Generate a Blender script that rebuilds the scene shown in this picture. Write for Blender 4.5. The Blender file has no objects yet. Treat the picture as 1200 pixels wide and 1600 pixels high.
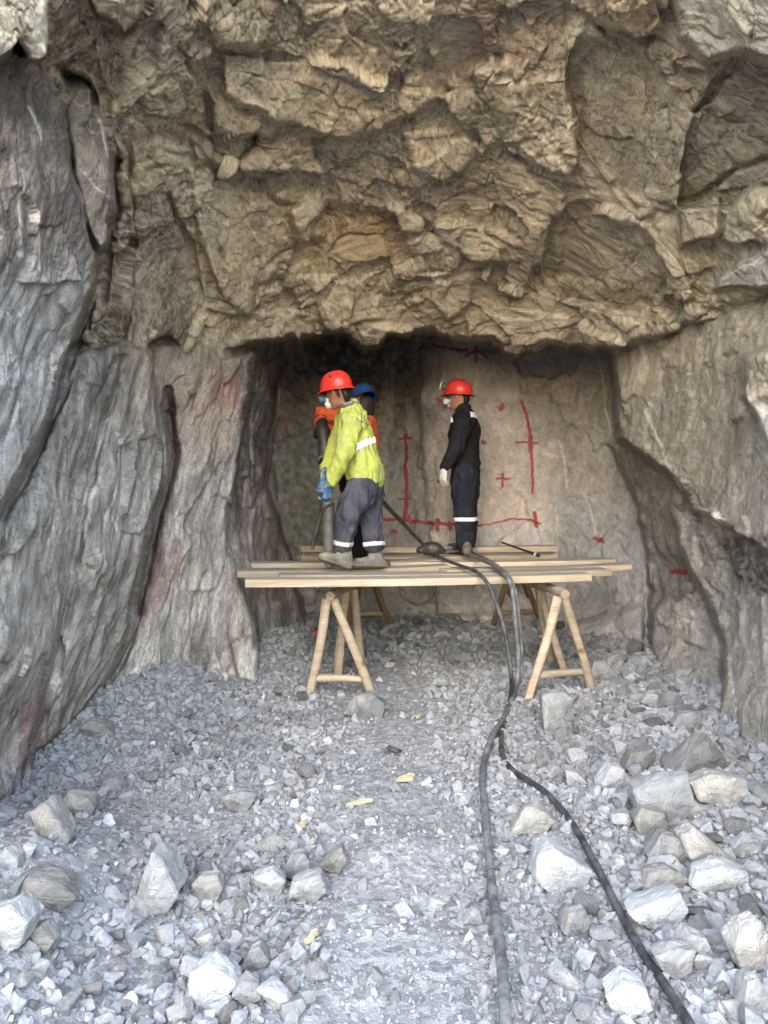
import bpy, bmesh, math, random
import numpy as np
from mathutils import Vector, Matrix, Euler

# ---------------------------------------------------------------- camera, sky, exposure
S = bpy.context.scene
COL = S.collection
FPX, CU, CV, CAMZ = 1156.0, 600.0, 800.0, 1.5
PITCH = math.atan(25 / FPX)
cam_d = bpy.data.cameras.new("camera")
cam = bpy.data.objects.new("camera", cam_d)
COL.objects.link(cam)
cam.location = (0, 0, CAMZ)
cam.rotation_euler = (math.pi / 2 - PITCH, 0, 0)
cam_d.sensor_fit = 'VERTICAL'
cam_d.sensor_height = 36.0
cam_d.lens = 36.0 * FPX / 1600.0
cam_d.clip_start, cam_d.clip_end = 0.05, 500
S.camera = cam

SUN_EL, SUN_ROT = math.radians(36), math.radians(190)
w = bpy.data.worlds.new("World")
S.world = w
w.use_nodes = True
wn = w.node_tree
wn.nodes.clear()
sky = wn.nodes.new('ShaderNodeTexSky')
sky.sky_type = 'NISHITA'
sky.sun_disc = False
sky.sun_elevation, sky.sun_rotation = SUN_EL, SUN_ROT
sky.dust_density = 1.5
sky.air_density = 1.5
sky.ozone_density = 1.0
bg = wn.nodes.new('ShaderNodeBackground')
bg.inputs['Strength'].default_value = 0.15
wo = wn.nodes.new('ShaderNodeOutputWorld')
wn.links.new(sky.outputs[0], bg.inputs[0])
wn.links.new(bg.outputs[0], wo.inputs[0])
sun_d = bpy.data.lights.new("sun", 'SUN')
sun_d.energy, sun_d.angle, sun_d.color = 0.5, math.radians(120), (1, 0.99, 0.98)
sun = bpy.data.objects.new("sun", sun_d)
COL.objects.link(sun)
# a veiled sun behind the camera: soft light that comes in through the mouth
sdir = Vector((math.sin(SUN_ROT) * math.cos(SUN_EL), math.cos(SUN_ROT) * math.cos(SUN_EL), math.sin(SUN_EL)))
sun.rotation_euler = sdir.to_track_quat('Z', 'Y').to_euler()
S.view_settings.view_transform = 'Standard'
S.view_settings.look = 'None'
S.view_settings.gamma = 1.0
S.view_settings.use_curve_mapping = False
S.view_settings.exposure = 2.4
S.cycles.use_denoising = True
S.cycles.max_bounces = 8
S.cycles.diffuse_bounces = 6

# ---------------------------------------------------------------- helpers
rng = np.random.default_rng(7)
random.seed(7)
CF = np.array([0, math.cos(PITCH), -math.sin(PITCH)])
CUP = np.array([0, math.sin(PITCH), math.cos(PITCH)])
CR = np.array([1.0, 0, 0])
CC = np.array([0, 0, CAMZ])


def at(u, v, d):
    """point seen at photo pixel (u, v) whose distance along the view axis is d metres"""
    return Vector(CC + d * (CF + (u - CU) / FPX * CR + (CV - v) / FPX * CUP))


def unproj(u, v, d):
    u, v, d = np.asarray(u, float), np.asarray(v, float), np.asarray(d, float)
    return (CC + d[..., None] * (CF + ((u - CU) / FPX)[..., None] * CR + ((CV - v) / FPX)[..., None] * CUP))


def proj(P):
    Q = np.asarray(P) - CC
    d = Q @ CF
    return CU + FPX * (Q @ CR) / d, CV - FPX * (Q @ CUP) / d, d


_perm = rng.permutation(256)
_perm2 = np.concatenate([_perm, _perm, _perm])
_g = rng.normal(size=(256, 3))
_g /= np.linalg.norm(_g, axis=1)[:, None]


def perlin(P):
    P = np.asarray(P, np.float64)
    i = np.floor(P).astype(np.int64)
    f = P - i
    t = f * f * f * (f * (f * 6 - 15) + 10)
    out = np.zeros(P.shape[:-1])
    for dx in (0, 1):
        for dy in (0, 1):
            for dz in (0, 1):
                h = _perm2[(_perm2[(_perm2[(i[..., 0] + dx) & 255] + i[..., 1] + dy) & 255] + i[..., 2] + dz) & 255]
                g = _g[h]
                n = g[..., 0] * (f[..., 0] - dx) + g[..., 1] * (f[..., 1] - dy) + g[..., 2] * (f[..., 2] - dz)
                wx = t[..., 0] if dx else 1 - t[..., 0]
                wy = t[..., 1] if dy else 1 - t[..., 1]
                wz = t[..., 2] if dz else 1 - t[..., 2]
                out += n * wx * wy * wz
    return out * 1.5


def fbm(P, octv=4, rough=0.5):
    a, s, o = 1.0, 0.0, 0.0
    P = np.array(P, float)
    for k in range(octv):
        o = o + a * perlin(P + 17.3 * k)
        s += a
        a *= rough
        P = P * 2.03
    return o / s


def _h(i, j, k, s):
    n = (i * 73856093 ^ j * 19349663 ^ k * 83492791 ^ s * 2654435761) & 0xFFFFFFFF
    n = (n ^ (n >> 13)) * 1274126177 & 0xFFFFFFFF
    n = (n ^ (n >> 16)) * 2246822519 & 0xFFFFFFFF
    return ((n ^ (n >> 15)) & 0xFFFFFF) / float(0xFFFFFF)


def facets(P, seed, ids=False):
    """broken rock: every cell of a 3-D Voronoi division gets its own tilted plane; returns height and gap to the neighbour"""
    i = np.floor(P).astype(np.int64)
    best = np.full(P.shape[:-1], 1e9)
    sec = np.full(P.shape[:-1], 1e9)
    val = np.zeros(P.shape[:-1])
    rid = np.zeros(P.shape[:-1])
    for dx in (-1, 0, 1):
        for dy in (-1, 0, 1):
            for dz in (-1, 0, 1):
                a, b, c = i[..., 0] + dx, i[..., 1] + dy, i[..., 2] + dz
                px = a + _h(a, b, c, seed + 1)
                py = b + _h(a, b, c, seed + 2)
                pz = c + _h(a, b, c, seed + 3)
                qx, qy, qz = P[..., 0] - px, P[..., 1] - py, P[..., 2] - pz
                d = qx * qx + qy * qy + qz * qz
                gx = _h(a, b, c, seed + 4) - .5
                gy = _h(a, b, c, seed + 5) - .5
                gz = _h(a, b, c, seed + 6) - .5
                hv = (_h(a, b, c, seed + 7) - .5) + 1.5 * (gx * qx + gy * qy + gz * qz)
                m = d < best
                sec = np.where(m, best, np.minimum(sec, d))
                val = np.where(m, hv, val)
                if ids:
                    rid = np.where(m, _h(a, b, c, seed + 8), rid)
                best = np.where(m, d, best)
    if ids:
        return val, np.sqrt(sec) - np.sqrt(best), rid
    return val, np.sqrt(sec) - np.sqrt(best)


def inpoly(U, V, poly):
    res = np.zeros(U.shape, bool)
    n = len(poly)
    for a in range(n):
        x1, y1 = poly[a]
        x2, y2 = poly[(a + 1) % n]
        if y1 == y2:
            continue
        c = ((y1 > V) != (y2 > V)) & (U < (x2 - x1) * (V - y1) / (y2 - y1) + x1)
        res ^= c
    return res


def polydist(U, V, pts, closed=False):
    d = np.full(U.shape, 1e9)
    n = len(pts)
    for a in range(n if closed else n - 1):
        x1, y1 = pts[a]
        x2, y2 = pts[(a + 1) % n]
        L = (x2 - x1) ** 2 + (y2 - y1) ** 2 + 1e-9
        t = np.clip(((U - x1) * (x2 - x1) + (V - y1) * (y2 - y1)) / L, 0, 1)
        d = np.minimum(d, np.hypot(U - x1 - t * (x2 - x1), V - y1 - t * (y2 - y1)))
    return d


def softpoly(U, V, poly, soft):
    s = polydist(U, V, poly, True)
    s = np.where(inpoly(U, V, poly), s, -s)
    t = np.clip(s / (2 * soft) + .5, 0, 1)
    return t * t * (3 - 2 * t)


def tps(ctrl, U, V):
    c = np.array(ctrl, float)
    X = c[:, :2] / 300.0
    n = len(c)
    r = np.linalg.norm(X[:, None] - X[None], axis=2)
    A = np.zeros((n + 3, n + 3))
    A[:n, :n] = r + np.eye(n) * 1e-3
    A[:n, n] = 1
    A[:n, n + 1:] = X
    A[n, :n] = 1
    A[n + 1:, :n] = X.T
    sol = np.linalg.solve(A, np.concatenate([c[:, 2], np.zeros(3)]))
    out = np.full(U.shape, sol[n]) + sol[n + 1] * U / 300 + sol[n + 2] * V / 300
    for k in range(n):
        out += sol[k] * np.hypot(U / 300 - X[k, 0], V / 300 - X[k, 1])
    return out


def mesh_np(name, V, F, smooth=True, sharp=None):
    F = np.asarray(F, np.int32)
    me = bpy.data.meshes.new(name)
    me.vertices.add(len(V))
    me.vertices.foreach_set("co", np.asarray(V, np.float32).ravel())
    me.loops.add(F.size)
    me.loops.foreach_set("vertex_index", F.ravel())
    me.polygons.add(len(F))
    me.polygons.foreach_set("loop_start", np.arange(0, F.size, F.shape[1], dtype=np.int32))
    me.update(calc_edges=True)
    me.polygons.foreach_set("use_smooth", np.full(len(F), smooth))
    if sharp:
        me.set_sharp_from_angle(angle=math.radians(sharp))
    return me


def link(name, me, mat=None, parent=None, loc=None):
    o = bpy.data.objects.new(name, me)
    COL.objects.link(o)
    if mat and not me.materials:
        me.materials.append(mat)
    if parent:
        o.parent = parent
    if loc is not None:
        o.location = loc
    return o


def empty(name, loc):
    o = bpy.data.objects.new(name, None)
    o.empty_display_size = 0.1
    COL.objects.link(o)
    o.location = loc
    return o


def tag(o, label=None, cat=None, group=None, kind=None):
    if label:
        o['label'] = label
    if cat:
        o['category'] = cat
    if group:
        o['group'] = group
    if kind:
        o['kind'] = kind
    return o


# ---------------------------------------------------------------- materials
class NT:
    def __init__(s, name):
        s.m = bpy.data.materials.new(name)
        s.m.use_nodes = True
        s.t = s.m.node_tree
        s.t.nodes.clear()
        s.out = s.t.nodes.new('ShaderNodeOutputMaterial')
        s.b = s.t.nodes.new('ShaderNodeBsdfPrincipled')
        s.t.links.new(s.b.outputs[0], s.out.inputs[0])
        s.tc = s.t.nodes.new('ShaderNodeTexCoord')
        s.obj = s.tc.outputs['Object']

    def set(s, inp, v):
        if isinstance(v, bpy.types.NodeSocket):
            s.t.links.new(v, inp)
        elif isinstance(v, tuple) and len(v) == 3 and inp.type == 'RGBA':
            inp.default_value = (*v, 1)
        else:
            inp.default_value = v

    def noise(s, vec, scale, detail=4, rough=.55, dist=0.0, col=False):
        n = s.t.nodes.new('ShaderNodeTexNoise')
        s.set(n.inputs['Vector'], vec)
        n.inputs['Scale'].default_value = scale
        n.inputs['Detail'].default_value = detail
        n.inputs['Roughness'].default_value = rough
        n.inputs['Distortion'].default_value = dist
        return n.outputs['Color' if col else 'Fac']

    def voro(s, vec, scale, feat='F1', out='Distance', rnd=1.0):
        n = s.t.nodes.new('ShaderNodeTexVoronoi')
        n.feature = feat
        s.set(n.inputs['Vector'], vec)
        n.inputs['Scale'].default_value = scale
        n.inputs['Randomness'].default_value = rnd
        return n.outputs[out]

    def ramp(s, fac, *stops):
        n = s.t.nodes.new('ShaderNodeValToRGB')
        s.set(n.inputs[0], fac)
        e = n.color_ramp.elements
        while len(e) < len(stops):
            e.new(0.5)
        for k, (p, c) in enumerate(stops):
            e[k].position = p
            e[k].color = (c, c, c, 1) if not isinstance(c, tuple) else (*c, 1)
        return n.outputs[0]

    def mix(s, fac, a, b, mode='MIX'):
        n = s.t.nodes.new('ShaderNodeMix')
        n.data_type = 'RGBA'
        n.blend_type = mode
        s.set(n.inputs[0], fac)
        s.set(n.inputs[6], a)
        s.set(n.inputs[7], b)
        return n.outputs[2]

    def math(s, op, a, b=0.0, clamp=False):
        n = s.t.nodes.new('ShaderNodeMath')
        n.operation = op
        n.use_clamp = clamp
        s.set(n.inputs[0], a)
        s.set(n.inputs[1], b)
        return n.outputs[0]

    def vadd(s, a, b, k):
        n = s.t.nodes.new('ShaderNodeVectorMath')
        n.operation = 'MULTIPLY_ADD'
        s.set(n.inputs[0], b)
        n.inputs[1].default_value = (k, k, k)
        s.set(n.inputs[2], a)
        return n.outputs[0]

    def attr(s, name, out='Color'):
        n = s.t.nodes.new('ShaderNodeAttribute')
        n.attribute_name = name
        return n.outputs[out]

    def stretch(s, vec, e, k):
        """coordinates drawn out k times along direction e"""
        n = s.t.nodes.new('ShaderNodeMapping')
        n.vector_type = 'TEXTURE'
        s.set(n.inputs['Vector'], vec)
        n.inputs['Rotation'].default_value = Vector(e).to_track_quat('Z', 'Y').to_euler()
        n.inputs['Scale'].default_value = (1, 1, k)
        return n.outputs[0]

    def bump(s, h, strength=.5, dist=.02, prev=None):
        n = s.t.nodes.new('ShaderNodeBump')
        n.inputs['Strength'].default_value = strength
        n.inputs['Distance'].default_value = dist
        s.set(n.inputs['Height'], h)
        if prev:
            s.set(n.inputs['Normal'], prev)
        s.set(s.b.inputs['Normal'], n.outputs[0])
        return n.outputs[0]

    def fin(s, col, rough=.9, spec=.2, metal=0.0):
        s.set(s.b.inputs['Base Color'], col)
        s.set(s.b.inputs['Roughness'], rough)
        s.b.inputs['Specular IOR Level'].default_value = spec
        s.b.inputs['Metallic'].default_value = metal
        return s.m


def rock_material(name, vein=.5, bump=.6, contrast=1.0):
    n = NT(name)
    base = n.attr('Col')
    p = n.vadd(n.obj, n.noise(n.obj, 1.7, 4, .55, 0, True), .25)
    q = n.vadd(n.attr('grain', 'Vector'), n.noise(n.obj, 6, 3, .5, 0, True), .05)   # runs along the cleavage of each block
    f0 = n.noise(n.obj, 2.4, 7, .62, .6)
    f1 = n.noise(q, 7, 8, .66, .5)
    f2 = n.noise(q, 24, 7, .66, .8)
    f3 = n.noise(p, 75, 5, .65)
    r1 = n.math('ABSOLUTE', n.math('SUBTRACT', n.noise(q, 6, 5, .62, 1.0), .5))
    r2 = n.math('ABSOLUTE', n.math('SUBTRACT', n.noise(q, 16, 4, .6, 1.2), .5))
    r3 = n.math('ABSOLUTE', n.math('SUBTRACT', n.noise(p, 9, 5, .6, .8), .5))
    c = contrast
    col = n.mix(1.0, base, n.ramp(f0, (.30, 1 - .25 * c), (.55, 1.0), (.75, 1 + .22 * c)), 'MULTIPLY')
    col = n.mix(1.0, col, n.ramp(f1, (.30, 1 - .38 * c), (.5, .97), (.72, 1 + .36 * c)), 'MULTIPLY')
    col = n.mix(1.0, col, n.ramp(f2, (.30, 1 - .30 * c), (.5, 1.0), (.72, 1 + .30 * c)), 'MULTIPLY')
    col = n.mix(1.0, col, n.ramp(f3, (.3, .78), (.7, 1.22)), 'MULTIPLY')
    pale = n.mix(.5, base, (.66, .59, .48))
    dark = n.mix(.6, base, (.06, .045, .035))
    vz = n.ramp(n.noise(n.obj, 1.6, 3), (.40, 0.0), (.6, 1.0))
    col = n.mix(n.math('MULTIPLY', n.ramp(r3, (0.0, .8), (.010, .45), (.028, 0.0)), .8 * c, True), col, dark)
    col = n.mix(n.math('MULTIPLY', n.math('MULTIPLY', n.ramp(r1, (0.0, 1.0), (.018, .55), (.045, 0.0)), vz), vein), col, pale)
    col = n.mix(n.math('MULTIPLY', n.ramp(r2, (0.0, 1.0), (.03, .45), (.07, 0.0)), vein * .6), col, pale)
    v1 = n.attr('vein', 'Fac')
    col = n.mix(n.math('MULTIPLY', v1, n.ramp(f2, (.34, .1), (.55, .95))), col, (.55, .5, .43))
    # sprayed paint, broken up by the grit of the rock
    pn = n.math('MULTIPLY', n.noise(n.obj, 30, 6, .75), 1.25)
    pm = n.ramp(n.math('SUBTRACT', n.math('MULTIPLY', n.attr('paint', 'Fac'), 1.7), pn), (.0, 0.0), (.55, .88))
    col = n.mix(pm, col, n.mix(f2, (.22, .02, .028), (.36, .05, .058)))
    b = n.bump(r1, bump * .4, .03)
    b = n.bump(f1, bump * .6, .04, b)
    b = n.bump(f2, bump * 1.0, .025, b)
    b = n.bump(r3, bump * .5, .03, b)
    n.bump(f3, bump * .6, .010, b)
    return n.fin(col, .88, .2)
# ---------------------------------------------------------------- the rock: one continuous broken surface, worked out from measured distances
def axis(parts):
    return np.concatenate([np.arange(a, b, s) for a, b, s in parts])


us = axis([(-520, -60, 20), (-60, 1260, 2.0), (1260, 1721, 20)])
vs = axis([(-700, -60, 20), (-60, 1240, 2.0), (1240, 1721, 16)])
GU, GV = np.meshgrid(us, vs)
P2 = np.stack([GU / 60, GV / 60, np.zeros_like(GU)], -1)
JU = GU + 8 * fbm(P2, 3, .55) + .5 * perlin(P2 * 9)
JV = GV + 8 * fbm(P2 + 31.7, 3, .55) + .5 * perlin(P2 * 9 + 5)

def blur(a, r):
    """box blur, twice"""
    for _ in range(2):
        for ax in (0, 1):
            c = np.cumsum(np.pad(a, [(r + 1, r) if k == ax else (0, 0) for k in range(a.ndim)], mode='edge'), axis=ax)
            n_ = c.shape[ax]
            a = (np.take(c, range(2 * r + 1, n_), ax) - np.take(c, range(0, n_ - 2 * r - 1), ax)) / (2 * r + 1)
    return a


A_CTRL = [(500, 535, 6.9), (700, 530, 7.05), (900, 540, 6.75), (400, 560, 6.6), (300, 545, 5.9), (230, 545, 5.3), (250, 400, 5.3), (450, 400, 6.05), (600, 400, 6.25),
          (800, 400, 6.05), (950, 450, 5.7), (1100, 420, 4.9), (1200, 400, 4.3), (600, 250, 5.45), (600, 100, 4.75), (600, 0, 4.3), (300, 0, 3.95), (0, 0, 3.3),
          (150, 150, 4.0), (250, 250, 4.75), (160, 450, 4.9), (190, 300, 4.6), (900, 100, 4.5), (1000, 250, 4.75), (1200, 200, 3.9), (1200, 0, 3.5), (1000, 0, 4.0), (400, 200, 5.0), (800, 200, 5.1),
          (600, -300, 3.7), (600, -700, 4.0), (0, -300, 2.9), (0, -700, 3.2), (1200, -300, 3.0), (1200, -700, 3.3), (-500, -300, 2.3), (-500, -700, 2.6), (1700, -300, 2.4), (1700, -700, 2.7),
          (-500, 100, 2.1), (1700, 200, 2.2)]
REG = [  # name, polygon, distances
    ('face', [(400, 560), (430, 552), (455, 531), (500, 524), (540, 530), (560, 543), (568, 552), (580, 546), (605, 530), (650, 522), (700, 527), (760, 536), (800, 547), (860, 545), (905, 546),
              (960, 543), (962, 600), (962, 690), (1000, 790), (1018, 900), (1012, 1000), (1030, 1700), (430, 1700), (480, 1000), (400, 800)],
     [(450, 540, 9.0), (500, 540, 9.9), (600, 540, 9.7), (480, 620, 9.3), (440, 700, 8.7), (440, 850, 8.5), (520, 700, 9.4), (600, 700, 9.5), (640, 600, 9.35), (655, 620, 8.6), (700, 600, 8.4), (700, 540, 8.35), (640, 800, 8.9), (700, 800, 8.4),
      (800, 700, 8.4), (800, 550, 8.3), (850, 700, 8.35), (900, 700, 8.0), (960, 600, 7.7), (960, 720, 7.7), (880, 900, 8.15), (1000, 850, 7.5), (1010, 980, 7.2), (700, 950, 8.5), (520, 950, 8.8), (700, 1200, 8.6), (960, 1100, 7.4), (880, 570, 8.0)]),
    ('left', [(350, 545), (462, 530), (442, 562), (428, 600), (424, 700), (414, 760), (432, 812), (452, 870), (470, 950), (490, 1000), (500, 1700), (330, 1700), (380, 1000), (350, 830), (375, 700)],
     [(440, 560, 7.9), (430, 700, 8.1), (390, 600, 7.0), (370, 720, 6.75), (370, 830, 6.55), (400, 800, 7.0), (440, 850, 7.8), (470, 960, 8.0), (420, 1000, 6.9), (400, 900, 6.7), (480, 1100, 7.5), (455, 540, 8.2)]),
    ('left', [(232, 540), (262, 522), (290, 552), (318, 536), (350, 562), (395, 550), (386, 620), (367, 740), (354, 830), (372, 900), (395, 960), (408, 1010), (405, 1060), (420, 1700), (60, 1700), (175, 960), (200, 840), (222, 720), (212, 620)],
     [(250, 560, 5.65), (320, 560, 6.0), (390, 560, 6.45), (265, 700, 5.75), (320, 720, 5.85), (370, 740, 6.25), (240, 840, 5.45), (300, 850, 5.65), (350, 850, 6.05), (220, 960, 5.25), (300, 950, 5.6), (390, 960, 6.0), (400, 1050, 5.95),
      (300, 1050, 5.45), (200, 1060, 5.1), (300, 1400, 5), (100, 1400, 4.6)]),
    ('left', [(190, 535), (235, 555), (245, 640), (253, 720), (232, 830), (213, 940), (190, 1010), (150, 1090), (110, 1140), (60, 1175), (20, 1700), (-20, 1700), (15, 1170), (45, 1000), (70, 880), (95, 740), (150, 600)],
     [(200, 560, 4.95), (240, 600, 5.35), (150, 740, 4.55), (240, 740, 5.2), (180, 740, 4.6), (110, 880, 4.3), (220, 880, 4.95), (150, 880, 4.35), (80, 1050, 4.1), (180, 1030, 4.85), (60, 1170, 4.1), (140, 1100, 4.75), (60, 1400, 3.8)]),
    ('left', [(110, 555), (188, 540), (167, 640), (128, 740), (104, 880), (80, 1010), (45, 1175), (0, 1300), (-520, 1721), (-520, 600), (-60, 760), (0, 690), (40, 610)],
     [(100, 600, 4.2), (170, 570, 4.75), (40, 760, 3.75), (120, 750, 4.35), (0, 850, 3.45), (90, 900, 4.05), (0, 1000, 3.35), (60, 1050, 3.8), (0, 1240, 3.5), (40, 1170, 3.9), (-200, 1000, 2.6), (-500, 1000, 2.0), (-200, 1500, 2.6)]),
    ('left', [(98, 108), (140, 125), (165, 200), (179, 280), (177, 330), (166, 380), (153, 394), (135, 350), (120, 290), (105, 200)],
     [(120, 120, 4.1), (170, 250, 3.95), (115, 250, 3.7), (155, 390, 3.75), (172, 330, 3.95)]),
    ('left', [(-521, 40), (0, 60), (60, 95), (95, 160), (112, 260), (132, 340), (149, 400), (146, 440), (128, 490), (100, 570), (78, 640), (38, 730), (-5, 805), (-200, 950), (-521, 1100)],
     [(0, 100, 3.05), (80, 150, 3.5), (0, 400, 2.85), (130, 380, 3.6), (60, 300, 3.2), (100, 560, 3.55), (0, 600, 2.8), (0, 790, 2.8), (60, 680, 3.25), (-200, 500, 2.3), (-500, 500, 1.9), (-500, 100, 2.0), (-200, 900, 2.2), (-500, 1000, 1.8)]),
    ('top', [(-40, -40), (80, -40), (76, 50), (74, 86), (62, 95), (46, 92), (30, 60), (20, 75), (-40, 110)], [(0, 0, 2.75), (80, 0, 2.95), (60, 90, 3.0), (0, 80, 2.8)]),
    ('top', [(125, -40), (252, -40), (238, 15), (215, 45), (193, 62), (178, 40), (150, 22)], [(130, 0, 3.15), (250, 0, 3.5), (193, 60, 3.5), (190, 10, 3.2)]),
    ('top', [(895, -40), (1035, -40), (1040, 45), (995, 68), (940, 50), (905, 15)], [(900, 0, 3.95), (1040, 0, 3.8), (990, 65, 4.05)]),
    ('top', [(1040, -40), (1290, -40), (1290, 150), (1215, 95), (1180, 78), (1140, 85), (1105, 95), (1062, 60)], [(1040, 0, 3.6), (1200, 0, 3.1), (1110, 90, 3.65), (1200, 80, 3.3)]),
    ('right', [(950, 690), (1000, 680), (1060, 715), (1130, 755), (1210, 790), (1721, 850), (1721, 1721), (1010, 1721), (1010, 1010), (1018, 900), (998, 795)],
     [(1000, 800, 7.1), (1015, 900, 7.1), (1060, 800, 5.9), (1020, 1000, 7.0), (1060, 900, 6.4), (1060, 1040, 6.4), (1120, 1040, 5.9), (1120, 890, 5.15), (1120, 820, 5.15), (1200, 820, 4.35), (1200, 1000, 4.6), (1200, 890, 4.3), (1100, 1100, 6), (1080, 850, 5.7)]),
    ('right', [(1015, 1000), (1020, 955), (1045, 925), (1060, 935), (1085, 910), (1112, 935), (1132, 1000), (1140, 1090), (1030, 1090)],
     [(1018, 980, 6.35), (1060, 950, 6.0), (1120, 960, 5.7), (1060, 1050, 5.75), (1130, 1060, 5.5)]),
    ('right', [(1045, 785), (1070, 795), (1120, 845), (1150, 900), (1210, 915), (1721, 1000), (1721, 1721), (1180, 1250), (1130, 1195), (1122, 1110), (1131, 1060), (1130, 1010), (1104, 935), (1085, 900), (1062, 855)],
     [(1140, 800, 4.95), (1060, 800, 5.7), (1070, 850, 5.6), (1110, 930, 5.2), (1130, 1000, 4.9), (1130, 1150, 4.5), (1150, 1150, 4.25), (1200, 1190, 3.95), (1200, 1000, 4.2), (1200, 920, 4.3), (1130, 880, 5.1), (1180, 1100, 4.1), (1400, 1000, 3.0), (1600, 1200, 2.4), (1400, 1500, 2.7)]),
    ('right', [(955, 540), (1040, 522), (1130, 488), (1210, 462), (1721, 300), (1721, 1050), (1210, 868), (1150, 832), (1120, 812), (1085, 802), (1066, 775), (1040, 740), (1000, 702), (968, 686), (960, 600)],
     [(958, 560, 6.45), (966, 680, 6.35), (1040, 560, 5.75), (1040, 730, 5.45), (1120, 560, 5.1), (1085, 795, 5.05), (1120, 700, 4.9), (1200, 500, 4.65), (1200, 700, 4.25), (1200, 860, 4.05), (1500, 700, 2.7), (1700, 500, 2.0), (1700, 900, 2)]),
    ('right', [(1165, 560), (1210, 540), (1721, 450), (1721, 800), (1230, 760), (1203, 700), (1182, 655), (1162, 620)], [(1165, 590, 4.3), (1200, 560, 4.0), (1200, 690, 3.85), (1700, 600, 1.9)]),
]
KIND = {'top': 0, 'face': 1, 'left': 2, 'right': 3}
D = tps(A_CTRL, GU, GV)
RID = np.zeros(GU.shape, int)
for name, poly, ctrl in REG:
    xs, ys = [p[0] for p in poly], [p[1] for p in poly]
    m = (GU > min(xs) - 30) & (GU < max(xs) + 30) & (GV > min(ys) - 30) & (GV < max(ys) + 30)
    ju, jv = JU[m], JV[m]
    if name == 'face':
        ju, jv = ju + 6 * perlin(P2[m] * 3.1 + 40), jv + 13 * perlin(P2[m] * 1.9 + 60) + 6 * perlin(P2[m] * 5 + 2)
    k = softpoly(ju, jv, poly, 2.6)
    D[m] = D[m] * (1 - k) + k * tps(ctrl, GU[m], GV[m])
    r = RID[m]
    r[k > .5] = KIND[name]
    RID[m] = r

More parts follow.
